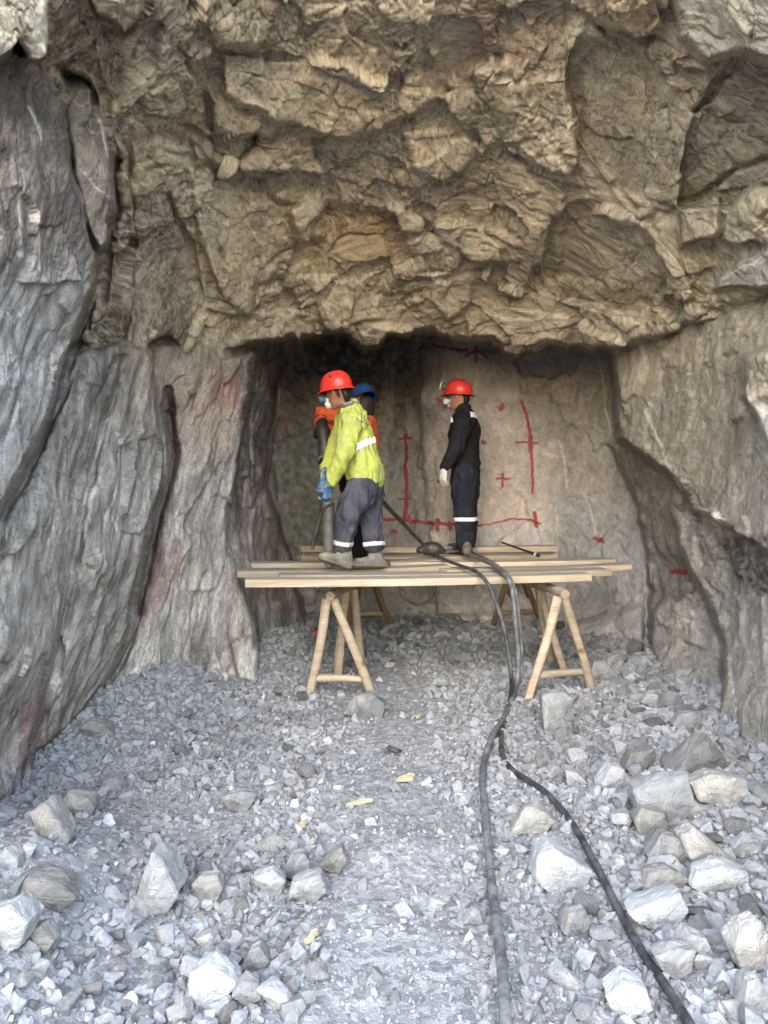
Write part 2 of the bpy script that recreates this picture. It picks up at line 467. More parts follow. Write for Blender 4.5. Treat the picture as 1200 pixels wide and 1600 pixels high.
# facets read off the photograph: polygon, offset (m), tilt per 100 px across / down, smoothness
PLANES = [
    ([(905, 60), (1000, 75), (1080, 170), (1066, 250), (1060, 322), (1030, 335), (960, 292), (905, 205), (889, 125)], .10, -.06, -.02, .8),
    ([(1082, 172), (1150, 85), (1210, 90), (1210, 265), (1142, 322), (1062, 322), (1070, 250)], .22, .12, .10, .7),
    ([(862, 332), (900, 325), (1000, 350), (1020, 390), (1042, 450), (1003, 492), (950, 487), (880, 470), (850, 430), (848, 380)], .20, -.02, .05, .85),
    ([(1045, 320), (1122, 308), (1126, 362), (1060, 392)], -.14, .05, -.1, .6),
    ([(1070, 395), (1130, 362), (1120, 450), (1095, 462)], .06, 0, 0, .5),
    ([(1110, 455), (1135, 415), (1210, 385), (1210, 456)], -.10, -.1, -.25, .7),
    ([(1000, 345), (1020, 345), (1055, 400), (1090, 460), (1065, 470), (1035, 410)], -.10, .1, 0, .4),
    ([(300, 300), (330, 290), (450, 312), (425, 430), (395, 500), (345, 455), (312, 380)], -.06, .08, -.03, .75),
    ([(452, 385), (512, 320), (620, 330), (650, 400), (560, 432), (462, 430)], .10, .02, -.08, .7),
    ([(340, 82), (470, 95), (560, 130), (700, 148), (640, 185), (560, 205), (520, 215), (430, 185), (350, 152)], -.12, .02, -.12, .6),
    ([(330, 150), (410, 165), (450, 195), (400, 205), (350, 205), (330, 195)], -.10, .0, -.1, .5),
    ([(300, 222), (338, 218), (338, 255), (305, 262)], -.08, .1, -.1, .7),
    ([(345, 205), (400, 205), (405, 225), (375, 260), (345, 250)], .16, .1, 0, .5),
    ([(376, 240), (400, 228), (418, 250), (412, 280), (378, 275)], -.08, 0, -.1, .7),
    ([(205, 305), (262, 298), (300, 380), (312, 470), (285, 545), (208, 545)], .12, .05, .04, .8),
    ([(497, 490), (522, 440), (545, 428), (560, 462), (545, 512), (520, 520)], -.12, .2, -.1, .7),
    ([(548, 430), (572, 448), (600, 500), (545, 515)], -.07, .1, -.1, .7),
    ([(622, 205), (750, 200), (735, 250), (690, 290), (650, 260)], -.08, .05, -.1, .6),
    ([(648, 315), (668, 320), (688, 365), (660, 370)], .15, 0, .1, .5),
    ([(710, 360), (725, 355), (788, 385), (785, 412), (740, 412), (712, 390)], -.12, .0, -.15, .8),
    ([(680, 420), (745, 415), (740, 480), (700, 500), (670, 470)], -.06, .05, -.1, .5),
    ([(725, 500), (790, 478), (890, 500), (900, 530), (800, 540), (735, 530)], -.10, 0, -.15, .4),
    ([(900, 490), (925, 478), (990, 500), (1030, 495), (1035, 525), (960, 543), (920, 540)], -.14, 0, -.15, .5),
    ([(820, 340), (848, 350), (832, 440), (845, 455), (800, 460), (780, 440), (800, 380)], -.10, -.1, -.05, .4),
    ([(640, 20), (745, 40), (750, 140), (690, 150), (650, 110)], .10, .05, .03, .7),
    ([(770, 130), (890, 120), (905, 260), (860, 270), (790, 240)], -.10, -.05, -.05, .3),
    ([(800, 10), (890, 0), (890, 110), (780, 120)], .06, .0, -.08, .5),
    ([(450, 330), (478, 310), (510, 318), (508, 370), (470, 375)], -.16, .2, -.1, .5),
    ([(380, 0), (430, 0), (420, 60), (350, 65), (335, 30)], -.08, 0, -.1, .6),
    ([(105, 900), (190, 760), (235, 740), (212, 930), (150, 1060), (90, 1120)], -.02, .05, 0, .2),
    # the marked face and the walls beside it
    ([(655, 545), (800, 550), (840, 640), (862, 700), (865, 830), (870, 960), (680, 960), (668, 780), (655, 690)], -.08, .02, 0, .4),
    ([(610, 560), (655, 545), (650, 700), (665, 800), (670, 960), (585, 960), (600, 760)], .06, -.05, 0, .7),
    ([(425, 700), (500, 660), (505, 760), (495, 830), (470, 900), (432, 800)], -.10, .03, 0, .85),
    ([(810, 590), (830, 580), (852, 590), (845, 612), (815, 615)], -.08, 0, -.1, .8),
    ([(850, 590), (885, 580), (905, 600), (900, 640), (860, 630)], -.06, 0, -.1, .7),
    ([(880, 980), (1000, 950), (1005, 1010), (900, 1030)], -.25, 0, -.25, .6),
    ([(355, 1000), (400, 985), (408, 1030), (400, 1068), (375, 1060)], -.10, .1, -.1, .5),
    ([(962, 555), (1180, 520), (1195, 700), (1200, 850), (1090, 790), (1010, 695), (968, 670)], .0, 0, 0, .5),
    ([(1140, 930), (1190, 930), (1200, 1180), (1165, 1180), (1150, 1050)], -.03, 0, 0, .5),
]
SM = np.zeros_like(D)
for poly, off, gu, gv, sm in PLANES:
    c = np.mean(poly, 0)
    xs, ys = [p[0] for p in poly], [p[1] for p in poly]
    m = (GU > min(xs) - 40) & (GU < max(xs) + 40) & (GV > min(ys) - 40) & (GV < max(ys) + 40)
    k = softpoly(JU[m], JV[m], poly, 3.0)
    D[m] += k * (off * (.7 if off > 0 else .9) + gu * (GU[m] - c[0]) / 100 + gv * (GV[m] - c[1]) / 100)
    SM[m] = np.maximum(SM[m] * (1 - k), k * sm)

CRACKS = [([(152, 445), (136, 500), (108, 580), (86, 650), (46, 740), (4, 812)], 7, .3), ([(262, 612), (270, 690), (276, 715), (252, 800), (238, 850), (222, 950), (200, 1015), (160, 1085)], 7, .3), ([(196, 560), (172, 640), (140, 735), (116, 870), (92, 1000), (64, 1150)], 6, .15), ([(428, 565), (420, 690), (408, 770)], 5, .25),   # polyline, half width px, depth m
    ([(340, 80), (345, 110), (350, 140)], 3, .12), ([(322, 150), (326, 175), (330, 198)], 5, .25), ([(398, 205), (402, 225)], 7, .18), ([(340, 215), (345, 250), (338, 275)], 4, .15),
    ([(350, 150), (430, 182), (520, 214), (560, 203), (585, 180)], 3, .12), ([(300, 225), (330, 262), (345, 272)], 4, .12), ([(255, 235), (330, 262), (390, 295), (440, 320), (480, 318)], 3, .10),
    ([(510, 320), (512, 345), (505, 370), (480, 375)], 3, .12), ([(790, 0), (785, 60), (770, 110), (755, 140)], 2.5, .08), ([(895, 80), (888, 170), (905, 240), (905, 270)], 3, .10),
    ([(960, 290), (1000, 340), (1045, 380), (1085, 450), (1100, 462)], 4, .15), ([(1065, 325), (1100, 305), (1150, 265), (1200, 245)], 4, .14), ([(1080, 172), (1110, 150), (1150, 90)], 4, .15),
    ([(1040, 525), (1100, 490), (1150, 478), (1210, 462)], 5, .18), ([(845, 355), (835, 400), (838, 440)], 3, .12), ([(838, 420), (845, 445)], 6, .2), ([(860, 330), (920, 322), (1000, 348)], 2.5, .08),
    ([(520, 440), (505, 490), (520, 525)], 2, .06), ([(545, 430), (575, 470), (598, 500), (640, 470)], 2.5, .08), ([(660, 420), (720, 430), (770, 425), (830, 460)], 2.5, .08),
    ([(420, 415), (440, 390), (455, 380)], 4, .12), ([(395, 500), (405, 450), (440, 440)], 4, .12), ([(262, 300), (275, 340), (300, 380), (305, 430), (315, 470)], 4, .14), ([(200, 230), (205, 300), (205, 420), (195, 540)], 7, .28),
    ([(180, 240), (185, 330), (165, 400), (160, 470)], 7, .25), ([(150, 100), (175, 200), (190, 270)], 4, .12), ([(262, 612), (268, 690), (274, 712), (250, 800), (236, 850), (218, 960)], 5, .22),
    ([(290, 640), (300, 625), (310, 600)], 5, .12), ([(274, 712), (288, 665), (296, 622)], 3, .08), ([(128, 700), (150, 630), (180, 560)], 4, .15), ([(180, 600), (150, 720), (130, 820), (112, 960), (85, 1060)], 4, .10),
    ([(205, 620), (185, 720), (160, 830), (150, 930), (120, 1080)], 3, .07), ([(225, 640), (215, 760), (190, 880), (170, 990)], 3, .06), ([(60, 480), (40, 560), (20, 640), (0, 700)], 4, .08), ([(90, 420), (70, 520), (45, 600)], 3, .06),
    ([(640, 735), (652, 775), (662, 800), (670, 860)], 2, .05), ([(655, 690), (660, 650)], 3, .08), ([(448, 560), (436, 620), (432, 720)], 4, .12), ([(410, 560), (400, 650), (385, 720)], 4, .15), ([(470, 830), (465, 870), (460, 900)], 3, .1),
    ([(958, 545), (960, 600), (975, 660)], 3, .12), ([(1012, 800), (1015, 860), (1010, 950), (1020, 1010)], 3, .15), ([(1140, 880), (1180, 900), (1210, 925)], 2.5, .1), ([(1140, 1000), (1150, 1080), (1165, 1180)], 3, .06), ([(620, 560), (618, 620), (606, 680)], 8, .12),
    ([(1000, 930), (990, 955), (900, 985), (870, 990)], 3, .08),
]
for pts, wd, dep in CRACKS:
    xs, ys = [p[0] for p in pts], [p[1] for p in pts]
    m = (GU > min(xs) - 40) & (GU < max(xs) + 40) & (GV > min(ys) - 40) & (GV < max(ys) + 40)
    dd = polydist(JU[m], JV[m], pts)
    D[m] += dep * .55 * np.exp(-(dd / (wd * .8)) ** 2)

D = blur(np.maximum(D, 1.7), 1)
BASE = unproj(GU, GV, D)
Nn = np.cross(np.gradient(BASE, axis=1), np.gradient(BASE, axis=0))
Nn /= np.linalg.norm(Nn, axis=-1)[..., None] + 1e-12
view = CC - BASE
view /= np.linalg.norm(view, axis=-1)[..., None]
g_ = np.abs((Nn * view).sum(-1))
Nn *= np.sign((Nn * view).sum(-1))[..., None]
kk = np.clip((g_ - .08) / .2, 0, 1)[..., None]      # at steps the surface is pushed towards the viewer only
Nn = Nn * kk + view * (1.05 - .6 * kk)
Nn /= np.linalg.norm(Nn, axis=-1)[..., None]

# broken surface along the normal
FOL = np.array(at(95, 1080, 4.2)) - np.array(at(235, 580, 5.1))
FOL /= np.linalg.norm(FOL)


def squash(P, e, k):
    t = P @ e
    return P - (t * (1 - 1 / k))[..., None] * e


warpv = np.stack([fbm(BASE * 2.2 + 3, 3), fbm(BASE * 2.2 + 9, 3), fbm(BASE * 2.2 + 14, 3)], -1)
Wp = BASE + .14 * warpv
# cleavage direction of each block of the roof
_, _, cell = facets(Wp * 1.15, 71, True)
ang = -.55 + 2.0 * (cell - .5)
e2 = np.array([0, .38, .92])
e3 = np.array([0, -.92, .38])
ww, nn_ = BASE @ e2, BASE @ e3
xx = BASE[..., 0]
gr_s, gr_t = xx * np.cos(ang) + ww * np.sin(ang), -xx * np.sin(ang) + ww * np.cos(ang)
wv2 = .07 * warpv + .02 * np.stack([fbm(BASE * 5 + 3, 2), fbm(BASE * 5 + 9, 2), fbm(BASE * 5 + 14, 2)], -1)
G_TOP = np.stack([gr_s / 5, gr_t, nn_ * .7], -1) + wv2 + cell[..., None] * 7
SL = np.stack([gr_s / 2.2, gr_t, nn_], -1) + .05 * warpv + cell[..., None] * 7
h1, g1 = facets(Wp * 1.7, 11)
h2, g2 = facets(SL * 4.6, 23)
h3, g3 = facets(SL * 11, 37)
f0 = fbm(BASE * 1.1, 3)
f1 = fbm(BASE * 7, 4, .6)
rough = .35 + .65 * np.clip(fbm(BASE * 1.6 + 50, 2) * 1.6 + .55, 0, 1)
over = (.13 * h1 + .060 * h2 * rough + .016 * h3 * rough ** 2 + .012 * f1 - .012 * np.exp(-(g2 / .07) ** 2) * rough - .012 * np.exp(-(g3 / .1) ** 2) * rough)
Q = squash(BASE + .10 * warpv, FOL, 5.5)
QS = squash(BASE + .045 * warpv, FOL, 6)
LS, _ = facets(squash(BASE + .05 * warpv, FOL, 2.6) * 3.6, 81)
LS2, _ = facets(squash(BASE + .05 * warpv, FOL, 3.2) * 10, 83)
fl = fbm(Q * 6, 4, .55)
fs_ = fbm(QS * 14, 4, .6)
rid_ = 1 - 2 * np.abs(fbm(QS * 5 + 8, 3, .5))
leftd = .09 * f0 + .018 * fl + .008 * fs_ + .010 * f1 + .065 * LS + .020 * LS2 * rough
kf = np.array([.10, .15, .98])
kf /= np.linalg.norm(kf)
Q2 = squash(BASE + .10 * warpv, kf, 3.5)
fr = fbm(Q2 * 4, 5, .55)
faced = .06 * f0 + .04 * fr + .06 * facets(Wp * 2.6, 91)[0] + .03 * facets(Wp * 7, 93)[0] * rough + .014 * f1
rightd = .11 * f0 + .035 * fr + .06 * facets(Wp * 2.4, 95)[0] + .03 * h2 * rough + .014 * h3 * rough + .014 * f1
fg = 1 - 2 * np.abs(fbm(G_TOP * 6, 4, .55))
over = over + .010 * fg + .007 * fbm(G_TOP * 22, 3, .6)
GRAIN = np.where((RID == 0)[..., None], G_TOP, np.where((RID == 2)[..., None], QS * 1.5, np.where((RID == 1)[..., None], squash(BASE + .10 * warpv, kf, 1.6), squash(BASE + .10 * warpv, kf, 1.5))))


WK = np.stack([blur((RID == k).astype(float), 5) for k in range(4)], -1)
H = WK[..., 0] * over + WK[..., 1] * faced + WK[..., 2] * leftd + WK[..., 3] * rightd
H = H * (1 - .72 * SM) + SM * (.007 * h3 + .008 * fl)


def hairlines(n, wpx):
    """zero lines of a noise field, drawn about wpx wide wherever they run"""
    gy_, gx_ = np.gradient(n)
    g = np.hypot(gx_ / np.maximum(np.gradient(us), .5)[None], gy_ / np.maximum(np.gradient(vs), .5)[:, None]) + 1e-5
    g = blur(g, 2)
    return np.exp(-(n / (g * wpx)) ** 2)


gate = lambda P, lo, hi: np.clip((fbm(P, 3) - lo) / (hi - lo), 0, 1)
pale_l = np.maximum(hairlines(fbm(G_TOP * 5.5, 3, .5), 1.5) * gate(BASE * 1.3 + 60, -.12, .15), .8 * hairlines(fbm(G_TOP * 11 + 30, 2, .5), 1.2) * gate(BASE * 1.8 + 80, -.02, .2))
pale_l = np.maximum(pale_l, .7 * hairlines(fbm(Wp * 6 + 12, 3, .6), 1.2) * gate(BASE * 1.5 + 33, .0, .25))
dark_l = np.maximum(hairlines(fbm(Wp * 3.4 + 5, 4, .6), 1.7) * gate(BASE * 1.4 + 90, -.15, .1), .8 * hairlines(fbm(SL * 6 + 5, 3, .6), 1.4) * gate(BASE * 2 + 20, -.05, .2))
pale_s = hairlines(fbm(QS * 7, 3, .55), 1.4) * gate(BASE * 2.2 + 60, -.05, .2)
dark_s = np.maximum(hairlines(fbm(QS * 4.5 + 9, 4, .6), 1.8) * gate(BASE * 1.8 + 10, -.15, .12), .8 * hairlines(fbm(QS * 11 + 19, 3, .6), 1.3) * gate(BASE * 2.5 + 41, -.1, .15))
PALE = WK[..., 0] * pale_l * .75 + WK[..., 2] * pale_s * .6 + WK[..., 3] * pale_l * .3 + WK[..., 1] * pale_l * .15
DARKL = WK[..., 0] * dark_l + WK[..., 2] * dark_s + WK[..., 3] * dark_l * .7 + WK[..., 1] * dark_l * .5
H = .75 * H + .25 * blur(H, 1) - .013 * DARKL * (1 - .8 * SM) + .004 * PALE
ROCK = BASE + blur(Nn, 2) * H[..., None]

# ------------------------------------------------ colours of the rock (dust, iron staining, quartz, spray paint, painted light and shade)
def C(r, g, b):
    return np.array([r, g, b])


BRN, BRN2 = C(.42, .335, .222), C(.335, .272, .19)
GRY, GRYD, LIL = C(.33, .32, .322), C(.095, .085, .084), C(.30, .272, .272)
col = np.empty(GU.shape + (3,))
t = np.clip(.5 + 1.2 * fbm(BASE * .9 + 4, 3), 0, 1)[..., None]
col[:] = BRN * t + BRN2 * (1 - t)
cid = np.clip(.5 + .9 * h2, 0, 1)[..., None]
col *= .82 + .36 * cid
zz = BASE[..., 2]
mL = RID == 2
greyt = np.clip((1.6 - zz) / 1.3 + .5 * f0 + .35, 0, 1)[..., None]
streak = np.clip(.5 + 1.0 * fbm(Q * 5 + 7, 4, .6) + .9 * fbm(QS * 17 + 5, 3, .6), 0, 1)[..., None]
lc = (GRY * .45 + GRY * .9 * streak)
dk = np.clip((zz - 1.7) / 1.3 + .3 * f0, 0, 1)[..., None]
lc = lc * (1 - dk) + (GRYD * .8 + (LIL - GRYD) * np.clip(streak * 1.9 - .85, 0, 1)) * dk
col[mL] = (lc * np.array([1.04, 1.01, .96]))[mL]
mF = RID == 1
fc = C(.32, .285, .255) * (.8 + .4 * t)
lowf = np.clip((1.35 - zz) / .7, 0, 1)[..., None]
fc = fc * (1 - lowf) + C(.38, .372, .375) * lowf  # grey dust, and low sky light painted in as a paler tone
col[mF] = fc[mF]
mR = RID == 3
rc = C(.24, .212, .175) * (.85 + .3 * t)
lowr = np.clip((1.5 - zz) / .9 + .3 * f0, 0, 1)[..., None]
rc = rc * (1 - lowr) + C(.255, .245, .235) * lowr
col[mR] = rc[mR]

col *= (1 - .42 * DARKL * (1 - .6 * SM))[..., None]      # darker along the hairline cracks
near = blur(col, 7)
edge = np.clip(1.4 * (1 - WK.max(-1)) * 2, 0, 1)[..., None]
col = col * (1 - edge) + near * edge
PATCH = [  # polygon, colour
    ([(190, 530), (400, 530), (390, 600), (300, 620), (200, 640)], C(.30, .25, .195), 40, .75),
    ([(955, 530), (1040, 515), (1210, 460), (1230, 640), (1100, 620), (965, 600)], C(.33, .27, .195), 40, .7),
    #, colour, edge softness px, amount
    ([(452, 385), (512, 322), (620, 330), (640, 390), (560, 425), (462, 430)], C(.40, .27, .13), 14, .75),
    ([(462, 395), (480, 385), (485, 420), (465, 428)], C(.55, .45, .25), 8, .8),
    ([(265, 180), (315, 165), (320, 215), (270, 222)], C(.36, .24, .13), 10, .7),
    ([(460, 515), (500, 520), (495, 528), (460, 528)], C(.42, .28, .16), 5, .8),
    ([(343, 445), (365, 440), (370, 470), (352, 480)], C(.36, .24, .16), 5, .6),
    ([(720, 0), (860, 10), (850, 130), (700, 140)], C(.22, .155, .12), 30, .6),
    ([(895, -40), (1035, -40), (1040, 45), (995, 68), (940, 50), (905, 15)], C(.48, .36, .22), 8, .9),  # ochre block near the mouth; the light it catches is painted in
    ([(1050, 60), (1110, 100), (1085, 160), (1060, 150), (1050, 100)], C(.30, .21, .15), 8, .7),
    ([(1040, -40), (1290, -40), (1290, 120), (1180, 78), (1105, 92), (1062, 60)], C(.43, .375, .295), 8, .85),  # outer grey block, daylight on it painted as a paler colour
    ([(1110, 440), (1140, 400), (1210, 380), (1210, 456)], C(.30, .29, .27), 8, .85),
    ([(1082, 172), (1150, 90), (1210, 100), (1210, 265), (1142, 322), (1062, 322)], C(.22, .18, .13), 6, .8),  # facet turned down and away, its shade painted as darker rock
    ([(862, 332), (1000, 350), (1042, 450), (1003, 490), (880, 470), (850, 400)], C(.29, .235, .16), 6, .85),
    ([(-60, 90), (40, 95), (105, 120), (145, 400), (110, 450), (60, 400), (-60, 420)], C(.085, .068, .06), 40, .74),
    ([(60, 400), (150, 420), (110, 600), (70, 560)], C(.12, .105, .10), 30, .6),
    ([(-40, -40), (80, -40), (75, 90), (45, 92), (30, 60), (-40, 110)], C(.46, .405, .31), 5, .85),  # outer block catching daylight, painted lighter
    ([(125, -40), (252, -40), (238, 15), (193, 62), (150, 22)], C(.47, .39, .265), 5, .9),  # outer tongue, brightened in colour for the light it catches
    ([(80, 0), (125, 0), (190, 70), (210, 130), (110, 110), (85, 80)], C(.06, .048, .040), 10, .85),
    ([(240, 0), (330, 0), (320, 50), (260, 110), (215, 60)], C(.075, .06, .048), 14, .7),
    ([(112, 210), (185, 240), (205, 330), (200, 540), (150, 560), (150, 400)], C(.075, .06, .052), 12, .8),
    ([(98, 108), (140, 125), (165, 200), (179, 280), (166, 380), (153, 394), (120, 290)], C(.19, .155, .125), 5, .9),
    ([(205, 310), (260, 300), (310, 470), (285, 545), (208, 545)], C(.155, .128, .105), 10, .75),
    ([(0, 430), (110, 430), (110, 600), (0, 800), (-200, 900), (-200, 500)], C(.30, .295, .30), 40, .6),
    ([(245, 600), (300, 570), (370, 590), (360, 700), (290, 720)], C(.30, .235, .20), 20, .8),
    ([(325, 590), (375, 585), (370, 640), (335, 635)], C(.24, .13, .105), 10, .7),
    ([(240, 860), (290, 850), (290, 900), (235, 960), (215, 1000)], C(.21, .12, .11), 14, .65),
    ([(262, 612), (272, 712), (240, 850), (216, 965), (228, 965), (255, 850), (284, 712), (275, 620)], C(.075, .035, .035), 4, .7),
    ([(300, 760), (370, 760), (400, 950), (300, 930)], C(.34, .315, .30), 25, .7),
    ([(375, 1010), (398, 995), (410, 1035), (400, 1068), (380, 1060)], C(.60, .58, .56), 6, .85),
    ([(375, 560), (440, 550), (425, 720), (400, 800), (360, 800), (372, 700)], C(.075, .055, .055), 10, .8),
    ([(370, 820), (420, 790), (460, 880), (470, 1000), (410, 960)], C(.25, .19, .18), 12, .7),
    ([(400, 940), (470, 960), (500, 1050), (420, 1050)], C(.33, .33, .34), 20, .7),
    ([(30, 1100), (70, 1080), (90, 1180), (30, 1200)], C(.14, .06, .065), 14, .6),
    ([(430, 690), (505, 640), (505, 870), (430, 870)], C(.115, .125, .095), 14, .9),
    ([(430, 560), (500, 540), (480, 660), (430, 690)], C(.10, .075, .065), 14, .8),  # left side of the recess, shade painted into the colour
    ([(500, 520), (610, 525), (600, 640), (590, 700), (520, 680)], C(.055, .045, .04), 14, .85),  # darkness of the deep recess, painted on
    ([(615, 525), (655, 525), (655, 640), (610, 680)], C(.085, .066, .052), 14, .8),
    ([(600, 690), (650, 690), (665, 850), (595, 860)], C(.20, .18, .165), 14, .6),
    ([(668, 680), (690, 660), (705, 760), (700, 860), (672, 850)], C(.48, .425, .39), 12, .85),
    ([(690, 640), (800, 610), (850, 700), (860, 820), (760, 830), (700, 760)], C(.45, .385, .355), 20, .85),
    ([(715, 830), (860, 820), (870, 960), (700, 960)], C(.42, .405, .41), 14, .8),
    ([(808, 585), (852, 585), (846, 615), (815, 618)], C(.33, .295, .24), 5, .7),
    ([(860, 560), (955, 560), (960, 690), (900, 680)], C(.29, .25, .205), 16, .6),
    ([(865, 760), (1000, 800), (1010, 990), (880, 980)], C(.29, .295, .305), 20, .7),
    ([(1162, 620), (1210, 640), (1260, 760), (1200, 720), (1182, 655)], C(.5, .48, .45), 6, .75),
    ([(1090, 790), (1130, 800), (1140, 820), (1100, 815)], C(.6, .56, .5), 5, .7),  # light on the slab's outward edge, painted as a pale patch
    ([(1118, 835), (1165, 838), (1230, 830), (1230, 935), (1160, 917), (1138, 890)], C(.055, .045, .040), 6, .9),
    ([(1040, 860), (1085, 870), (1110, 940), (1060, 940)], C(.20, .165, .135), 10, .6),
    ([(1050, 790), (1075, 800), (1130, 980), (1140, 1060), (1120, 1000), (1080, 900)], C(.36, .34, .31), 6, .6),  # lit edge of the diagonal rib, painted paler
    ([(1125, 1060), (1165, 1060), (1160, 1180), (1130, 1190)], C(.40, .385, .36), 8, .7),
    ([(1080, 950), (1092, 985), (1095, 990), (1080, 970)], C(.5, .5, .48), 4, .8),
    ([(985, 600), (1180, 560), (1180, 720), (1100, 770), (1020, 700)], C(.225, .195, .15), 20, .6),
]
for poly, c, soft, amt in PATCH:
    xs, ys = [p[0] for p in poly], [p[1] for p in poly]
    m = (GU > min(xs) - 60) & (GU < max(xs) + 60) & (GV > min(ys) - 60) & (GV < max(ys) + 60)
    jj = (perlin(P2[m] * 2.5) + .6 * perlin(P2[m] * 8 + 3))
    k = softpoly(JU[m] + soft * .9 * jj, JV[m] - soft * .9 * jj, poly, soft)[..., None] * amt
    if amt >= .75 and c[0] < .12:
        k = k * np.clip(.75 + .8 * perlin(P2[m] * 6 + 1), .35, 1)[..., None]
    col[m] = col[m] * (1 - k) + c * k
VEINS = [([(305, 295), (315, 350), (330, 400), (345, 450)], 1.6), ([(310, 300), (345, 350), (365, 385), (385, 450)], 1.4), ([(365, 310), (385, 350), (405, 380)], 2.0), ([(260, 240), (300, 265), (330, 285), (360, 295)], 2.2),
         ([(262, 228), (295, 242)], 2), ([(480, 235), (520, 280), (572, 330)], 1.6), ([(500, 232), (530, 255), (555, 280)], 1.4), ([(585, 240), (592, 285), (612, 312), (640, 325)], 1.6), ([(50, 168), (55, 195), (60, 228)], 3),
         ([(25, 270), (28, 320), (30, 400)], 3), ([(50, 330), (52, 380), (48, 420)], 2), ([(20, 20), (55, 40), (72, 48)], 2.5), ([(678, 205), (688, 260), (692, 290)], 1.4), ([(152, 190), (165, 245)], 1.5), ([(128, 270), (150, 300), (172, 306)], 1.4),
         ([(140, 365), (152, 392)], 4), ([(400, 600), (392, 700), (382, 790)], 2), ([(438, 600), (420, 720), (412, 780)], 2), ([(1120, 440), (1160, 415), (1200, 405)], 3), ([(420, 430), (412, 400), (425, 385)], 2), ([(515, 250), (470, 262), (440, 280)], 1.6), ([(360, 110), (440, 140), (480, 150)], 1.5),
         ([(200, 200), (203, 240), (205, 310), (198, 330)], 2.5), ([(880, 200), (895, 215), (910, 260)], 1.5), ([(915, 770), (925, 800), (935, 835)], 2), ([(870, 690), (880, 720), (890, 760)], 2.5), ([(935, 560), (955, 680)], 1.3), ([(1005, 640), (1060, 770)], 2)]
vein = PALE.copy()
for pts, wd in VEINS:
    vein = np.maximum(vein, np.exp(-(polydist(JU, JV, pts) / wd) ** 2))
MARKS = [([(672, 537), (690, 543), (710, 546), (730, 547)], 2.6, .85), ([(744, 546), (744, 565)], 3.2, 1), ([(728, 556), (744, 548), (760, 558)], 3.0, 1), ([(683, 625), (686, 632)], 6, .7),
         ([(785, 632), (782, 640)], 5, .75), ([(776, 636), (790, 638)], 3, .7), ([(815, 628), (822, 645), (828, 672), (830, 700), (832, 735), (833, 770)], 3.0, 1), ([(808, 691), (840, 692)], 2.6, .85), ([(829, 684), (829, 704)], 5, 1),
         ([(776, 748), (796, 749)], 3, .85), ([(785, 740), (785, 762)], 2.6, .9), ([(778, 742), (790, 738)], 2.4, .7), ([(632, 680), (634, 720), (635, 760), (633, 800), (631, 815)], 3.4, 1), ([(624, 686), (640, 684)], 3, .85), ([(622, 779), (640, 780)], 2.6, .8),
         ([(600, 812), (625, 812), (650, 815), (680, 818), (712, 821)], 4, .85), ([(640, 808), (640, 815)], 4, .8), ([(682, 812), (682, 828)], 4, .95), ([(700, 818), (704, 826)], 5, .9), ([(745, 822), (770, 818), (800, 811), (830, 812), (845, 818)], 2.2, .85), ([(836, 802), (838, 822)], 4, 1),
         ([(612, 832), (618, 830)], 4, .85), ([(655, 830), (655, 845)], 5, .5), ([(685, 752), (692, 756)], 4, .8), ([(755, 690), (756, 692)], 5, .8), ([(932, 842), (945, 846)], 5, 1), ([(1050, 893), (1068, 895)], 5, 1),
         ([(515, 560), (516, 566)], 5, .6), ([(445, 650), (450, 680), (438, 700)], 6, .55), ([(480, 640), (470, 600), (480, 580)], 10, .35), ([(440, 640), (430, 690), (465, 690)], 12, .28), ([(620, 650), (640, 645)], 12, .3), ([(600, 600), (606, 650)], 12, .25), ([(790, 915), (792, 925)], 6, .6), ([(488, 985), (489, 986)], 3, .0)]
paint = np.zeros_like(D)
for pts, wd, a in MARKS:
    paint = np.maximum(paint, a * np.exp(-(polydist(GU + 1.5 * perlin(P2 * 7), GV + 1.5 * perlin(P2 * 7 + 9), pts) / (wd * .97)) ** 2))
col = np.clip(col, .02, .8)

M_TOP = rock_material("brown_schist", 1.0, .6, 1.3)
M_LEFT = rock_material("grey_phyllite", .3, .5, 1.35)
M_FACE = rock_material("dusty_rock", .25, .45, .7)
M_RIGHT = rock_material("grey_brown_rock", .35, .5, .8)

nr, nc = GU.shape
# pad ring: the cliff goes on sideways and upward round the mouth
PAD = np.zeros((nr + 1, nc + 2, 3))
PAD[1:, 1:-1] = ROCK
PAD[1:, 0] = ROCK[:, 0] + np.array([-22, -.8, 0])
PAD[1:, -1] = ROCK[:, -1] + np.array([22, -.8, 0])
PAD[1:, 0, 2] = np.linspace(6, -1, nr)
PAD[1:, -1, 2] = np.linspace(6, -1, nr)
PAD[0] = PAD[1] + np.array([0, 3.5, 13])


def pad2(a):
    b = np.pad(a, [(1, 0), (1, 1)] + [(0, 0)] * (a.ndim - 2), mode='edge')
    return b


